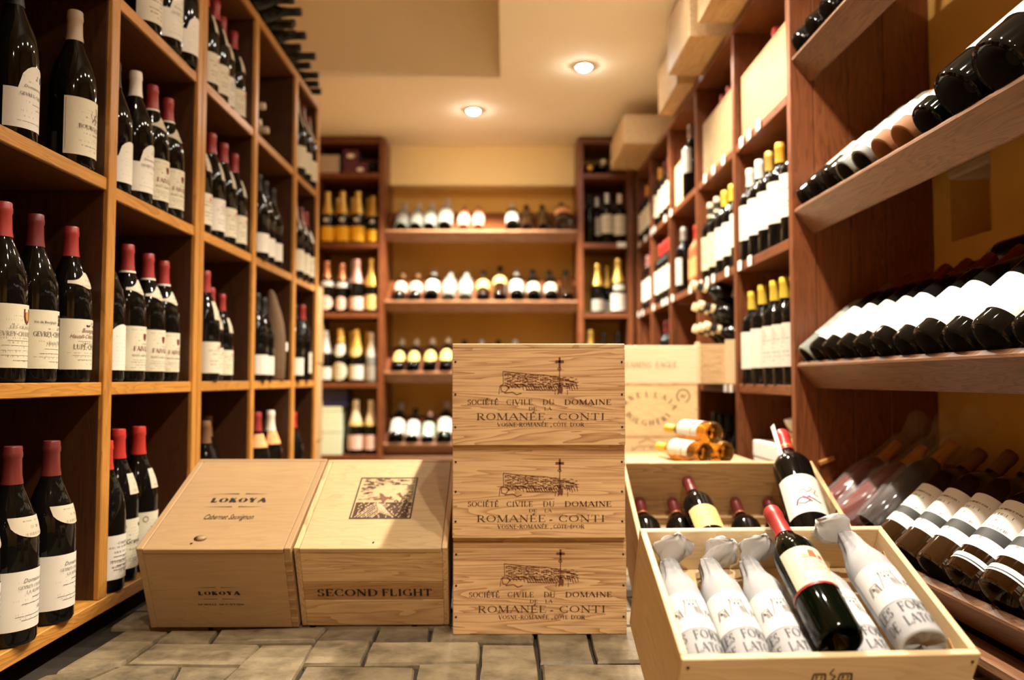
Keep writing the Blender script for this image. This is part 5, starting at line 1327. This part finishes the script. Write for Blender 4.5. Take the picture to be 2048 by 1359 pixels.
cello('red orange bottle in crumpled cellophane at the far end of bottom rack shelf', rk(1.965, .044), (RAX + Vector((0, .10, 0))).normalized(), 1, M_rose)
cello('amber-capped bottle in cellophane, second on the bottom rack shelf', rk(1.855, .044), (RAX + Vector((0, .05, 0))).normalized(), 2, M_rose)
cello('clear twist of cellophane around a bottle, third on the bottom rack shelf', rk(1.750, .044, d=.03), (RAX + Vector((0, .12, 0))).normalized(), 3, M_amberd)

# ------------------------------------------------------------------ towers against the back wall
BLEV = [.056, .464, .862, 1.264, 1.668]
def tower(label, x0, x1):
    t = thing('shelf_tower', label, 'bookcase', (x0, 4.55, 0))
    def pb(n, m, xa, xb, ya, yb, za, zb_): return part_box(n, m, t, xa - x0, xb - x0, ya - 4.55, yb - 4.55, za, zb_)
    for a in (x0, x1 - .032): pb('upright', M_redZ, a, a + .032, 4.546, 4.888, -.01, 1.870)
    pb('top_board', M_redX, x0 + .0325, x1 - .0325, 4.55, 4.888, 1.842, 1.869)
    for z in BLEV: pb('shelf', M_redX, x0 + .0325, x1 - .0325, 4.55, 4.876, z - .028, z)
    for za, zb_ in zip(BLEV, BLEV[1:] + [1.842]):
        if za > 1.2: pb('back_panel', M_honback, x0 + .0325, x1 - .0325, 4.877, 4.887, za, zb_ - .029)
    return t
tower('red brown shelf tower of champagne against the back wall', -1.105, -.690)
t = tower('red brown shelf tower between display rack and right bookcase', .418, .735)
part_box('price_tag', M_card, t, .225, .275, -.0035, -.0015, 1.239, 1.268, .0004)

kind('cYY', 'c', M_glass, 'G', 'yellow', (.012, .098), 1.5, neck=(.125, .150, .35, 'round', 'white'), desc='gold-foiled bottle, yellow label')
kind('cY2', 'c', M_glass, 'G', 'yellow', (.012, .085), 1.5, neck=(.125, .150, .35, 'round', 'white'), desc='small gold-foiled bottle, yellow label')
kind('cC', 'c', M_glass, 'C', 'pink', (.02, .10), 1.0, 'round', neck=(.16, .19, 1.4, 'rect', 'white'), capz=.21, desc='copper-foiled bottle, round pink label')
kind('cS', 'c', M_glass, 'S', 'whitep', (.02, .11), 1.5, capz=.15, desc='silver-foiled bottle, white label')
kind('cP', 'c', M_glass, 'P', 'pink', (.02, .09), 1.2, desc='pink-foiled bottle, pale label')
kind('cG', 'c', M_glass, 'G', 'gold', (.02, .10), 1.4, capz=.15, desc='gold-foiled bottle, gold label')
kind('cR', 'c', M_glass, 'G', 'cream', (.015, .115), 1.2, 'round', neck=(.15, .22, 1.2, 'half', 'white'), capz=.23, desc='gold-capped bottle, round cream label')
kind('cW', 'c', M_glass, 'G', 'whitep', (.02, .10), 1.4, neck=(.15, .20, 1.2, 'half', 'gold'), capz=.20, desc='gold-capped bottle, white label')
kind('cV', 'c', M_glassc, 'S', 'grey', (.02, .10), 1.4, neck=(.16, .20, 1.5, 'rect', 'white'), capz=.20, desc='silver bottle, grey label')
kind('cT', 'c', M_glass, 'T', 'pink', (.03, .11), 1.3, neck=(.165, .19, 1.5, 'rect', 'gold'), capz=.19, desc='cream-foiled bottle, pale pink label')
kind('cL', 'c', M_glass, 'S', 'whitep', (.02, .09), 1.4, desc='bottle, white label')
kind('cGw', 'c', M_glass, 'G', 'white', (.015, .11), 1.4, neck=(.13, .16, .8, 'rect', 'white'), desc='gold-foiled bottle, white label')
kind('cGg', 'c', M_glass, 'G', 'grey', (.015, .085), 1.4, desc='gold-foiled bottle, grey label')
kind('xD0', 'x', M_glass, 'K', None, desc='dark bottle')
kind('xBw', 'x', M_glass, 'S', 'cream', (.06, .17), 1.4, desc='white-capped bottle, cream label')
kind('xTw', 'x', M_glass, 'T', 'cream', (.05, .17), 1.4, desc='cream-capped bottle, cream label')
FB = (0, -1, 0)
row('upper shelf of the champagne tower', 1.264, [('cYY', -1.028, 4.605, .98), ('cYY', -.941, 4.605, .99), ('cYY', -.852, 4.605, .99), ('cY2', -.762, 4.600, .90)], FB, ORDL)
row('back row, upper champagne shelf', 1.264, [('cYY', -.990, 4.700, .94), ('cYY', -.900, 4.700, .94), ('cYY', -.806, 4.700, .94)], FB, ORDL)
row('third shelf of the champagne tower', .862, [('cC', -1.028, 4.600, .97), ('cC', -.945, 4.620, .94), ('cS', -.893, 4.700, 1.05), ('cP', -.855, 4.600, 1.0), ('cG', -.767, 4.600, 1.02)], FB, ORDL)
row('second shelf of the champagne tower', .464, [('cL', -1.030, 4.600, .97), ('cR', -.943, 4.600, 1.0), ('cW', -.852, 4.600, .99), ('cV', -.763, 4.600, .93)], FB, ORDL)
row('back row, second champagne shelf', .464, [('cG', -.898, 4.700, .97), ('cG', -.805, 4.700, .97)], FB, ORDL)
row('lowest shelf of the champagne tower', .056, [('cT', -.855, 4.610, 1.0), ('cT', -.766, 4.610, 1.0)], FB, ORDL)
carton('gift_carton', 'silver carton on the top shelf of the champagne tower', -1.07, -.958, 4.565, 4.70, 1.668, 1.775, M_silver)
carton('gift_carton', 'wide plum carton on the top shelf of the champagne tower', -.935, -.795, 4.565, 4.72, 1.668, 1.730, M_plum, sticker=(.03, .022, .020))
carton('gift_carton', 'small plum carton standing on the wide plum carton', -.935, -.848, 4.570, 4.70, 1.7308, 1.806, M_plum, sticker=(0, .040, .022))
kind('bKback', 'b', M_glass, 'K', None, desc='lying')
bottle('bKback', 'dark bottle lying base outward beside the plum cartons', None, (-.757, 4.575, 1.668 + .0415), (0, 1, 0), (0, 0, 1), .80)
carton('gift_carton', 'lower pale green carton in the champagne tower', -1.06, -.930, 4.57, 4.72, .056, .215, M_mint, group='pale green cartons')
carton('gift_carton', 'upper pale green carton under the navy carton', -1.06, -.930, 4.57, 4.72, .216, .326, M_mint, group='pale green cartons')
carton('gift_carton', 'navy carton stacked on the pale green cartons', -1.055, -.900, 4.575, 4.72, .3268, .432, M_navy)
row('fourth shelf of the right tower', 1.264, [('xD0', .489, 4.60, .97), ('xBw', .540, 4.66, .95), ('xBw', .592, 4.595, .98), ('xTw', .665, 4.595, .97)], FB, ORDL)
row('third shelf of the right tower', .862, [('cGg', .535, 4.61, .93), ('cGg', .605, 4.72, .95), ('cGw', .655, 4.605, 1.03)], FB, ORDL)
row('second shelf of the right tower', .464, [('cG', .494, 4.62, .98), ('xD0', .570, 4.62, .94), ('xD0', .655, 4.62, .95)], FB, ORDL)
kind('xTl', 'x', M_glass, 'T', None, desc='lying'); kind('xOl', 'x', M_glass, 'O', None, desc='lying')
bottle('xOl', 'orange-capped bottle lying on the top shelf of right tower', None, (.491, 4.868, 1.668 + .038), (0, -1, 0), (0, 0, 1)); bottle('xTl', 'cream-capped bottle lying propped on the top shelf of right tower', None, (.568, 4.868, 1.668 + .038), (0, -1, .12), (0, 0, 1))

# rack of sloping shelves between the towers
def back_rack():
    t = thing('display_rack', 'wall rack of sloping bottle shelves between the two back towers', 'rack', (-.1365, 4.545, 0))
    for z in LIPZ:
        Mb = Matrix.Translation((0, .03 * sin(A_), z - .03 * cos(A_))) @ Matrix.Rotation(A_, 4, 'X')
        s = link('sloping_shelf', MB().box(-.552, .553, .021, .28, -.018, 0).mesh('sloping_shelf', bevel=.0015), M_redX, t); s.matrix_local = Mb
        link('shelf_lip', MB().box(-.552, .553, 0, .020, -.045, .030).mesh('shelf_lip', bevel=.0035), M_lipX, s)
    link('base_board', MB().box(-.552, .553, .0, .30, .028, .048).mesh('base_board', bevel=.002), M_lipX, t)
    link('base_front', MB().box(-.552, .553, .02, .04, -.01, .028).mesh('base_front', bevel=.002), M_redX, t)
back_rack()
BAX = Vector((0, cos(A_), sin(A_))); BUP = Vector((0, -sin(A_), cos(A_)))
def back_bottle(code, label, group, z, x, sc=1.0, lift=0):
    r = SHAPES[KINDS[code]['shape']]['R']
    if KINDS[code]['shape'] == 'f': r = .0625
    p = Vector((x, 4.545 + .03 * sin(A_), z - .03 * cos(A_))) + BAX * .0215 + BUP * (r * sc + .0005 + lift)
    return bottle(code, label, group, p, BAX, BUP, sc)
kind('kClr', 'c', M_glassc, 'S', 'grey', (.05, .12), 1.2, desc='clear silvery bottle')
kind('kPink', 's', M_pinkg, 'C', 'pink', (.05, .12), 1.2, desc='pink bottle')
kind('kWht', 's', M_glass, 'S', 'whitep', (.03, .12), 1.5, desc='dark bottle, white label')
kind('kDrk', 's', M_brandy, 'K', None, desc='plain dark bottle')
kind('kFlk', 'f', M_brandy, 'K', 'orange', (.05, .16), 1.0, desc='big round flask, orange label')
kind('kCrm', 's', M_glass, 'K', 'cream', (.03, .10), 1.4, desc='dark bottle, cream label')
kind('kTan', 's', M_brandy, 'N', 'pink', (.04, .12), 1.4, desc='brown bottle, tan label')
kind('kGrn', 's', M_glass, 'P', 'green', (.02, .13), 1.5, desc='bottle, green and white label')
kind('kSil', 's', M_glassc, 'S', 'white', (.05, .12), 1.3, desc='clear bottle, white label')
kind('kYel', 's', M_brandy, 'K', 'gold', (.06, .13), 1.5, desc='dark bottle, yellow label')
kind('kYelB', 'x', M_brandy, 'K', 'gold', (.10, .16), 1.5, desc='tall dark bottle, yellow label')
kind('kGold', 's', M_glass, 'T', 'gold', (.03, .12), 1.1, 'round', desc='dark bottle, oval gold label')
kind('kBlu', 's', M_glass, 'K', 'blueband', (.02, .14), 1.5, desc='bottle, blue-edged label')
def brow(shelfname, z, items, group):
    for i, (c, x, sc) in enumerate(items):
        back_bottle(c, '%s, %s on the %s back rack shelf' % (KINDS[c]['desc'], ORDL[i] if i < 11 else 'last', shelfname), group, z, x, sc)
GB = 'bottles on the back rack, '
brow('top', 1.330, [('kClr', -.598, .92), ('kClr', -.516, .92), ('kClr', -.437, .92), ('kClr', -.347, 1.05), ('kPink', -.240, .95), ('kPink', -.155, .95), ('kWht', .042, 1.05), ('kDrk', .128, 1.0), ('kDrk', .222, 1.0), ('kFlk', .335, .98)], GB + 'top shelf')
brow('third', .925, [('kTan', -.605, 1.0), ('kTan', -.517, 1.0), ('kWht', -.422, 1.1), ('kSil', -.323, 1.05), ('kSil', -.228, 1.05), ('kYel', -.128, 1.05), ('kYelB', -.030, 1.08), ('kWht', .068, 1.1), ('kCrm', .165, 1.08), ('kCrm', .265, 1.05), ('kDrk', .362, 1.05)], GB + 'third shelf')
brow('second', .520, [('kGold', -.610, 1.02), ('kGold', -.525, 1.02), ('kGold', -.430, 1.05), ('kGold', -.338, 1.1), ('kCrm', -.24, 1.0), ('kWht', -.14, 1.0), ('kCrm', -.04, 1.0), ('kWht', .06, 1.0)], GB + 'second shelf')
brow('bottom', .115, [('kWht', -.618, 1.15), ('kBlu', -.528, 1.0), ('kGrn', -.440, .95), ('kWht', -.345, 1.2), ('kWht', -.245, 1.1), ('kBlu', -.15, 1.0)], GB + 'bottom shelf')

# stack of pale crates in the gap beyond the left bookcase
z0 = 0
for i in range(5):
    crate('wine_crate', ['lowest', 'second', 'middle', 'fourth', 'topmost'][i] + ' pale crate stacked in the gap beyond the left bookcase', .27, .42, .187, (-1.040 + .004 * (i % 2), 3.55, z0), (0, 0, 0), (M_birchX, M_birchY, M_birchX), group='pale crates beyond the left bookcase', nails=False)
    z0 += .1874
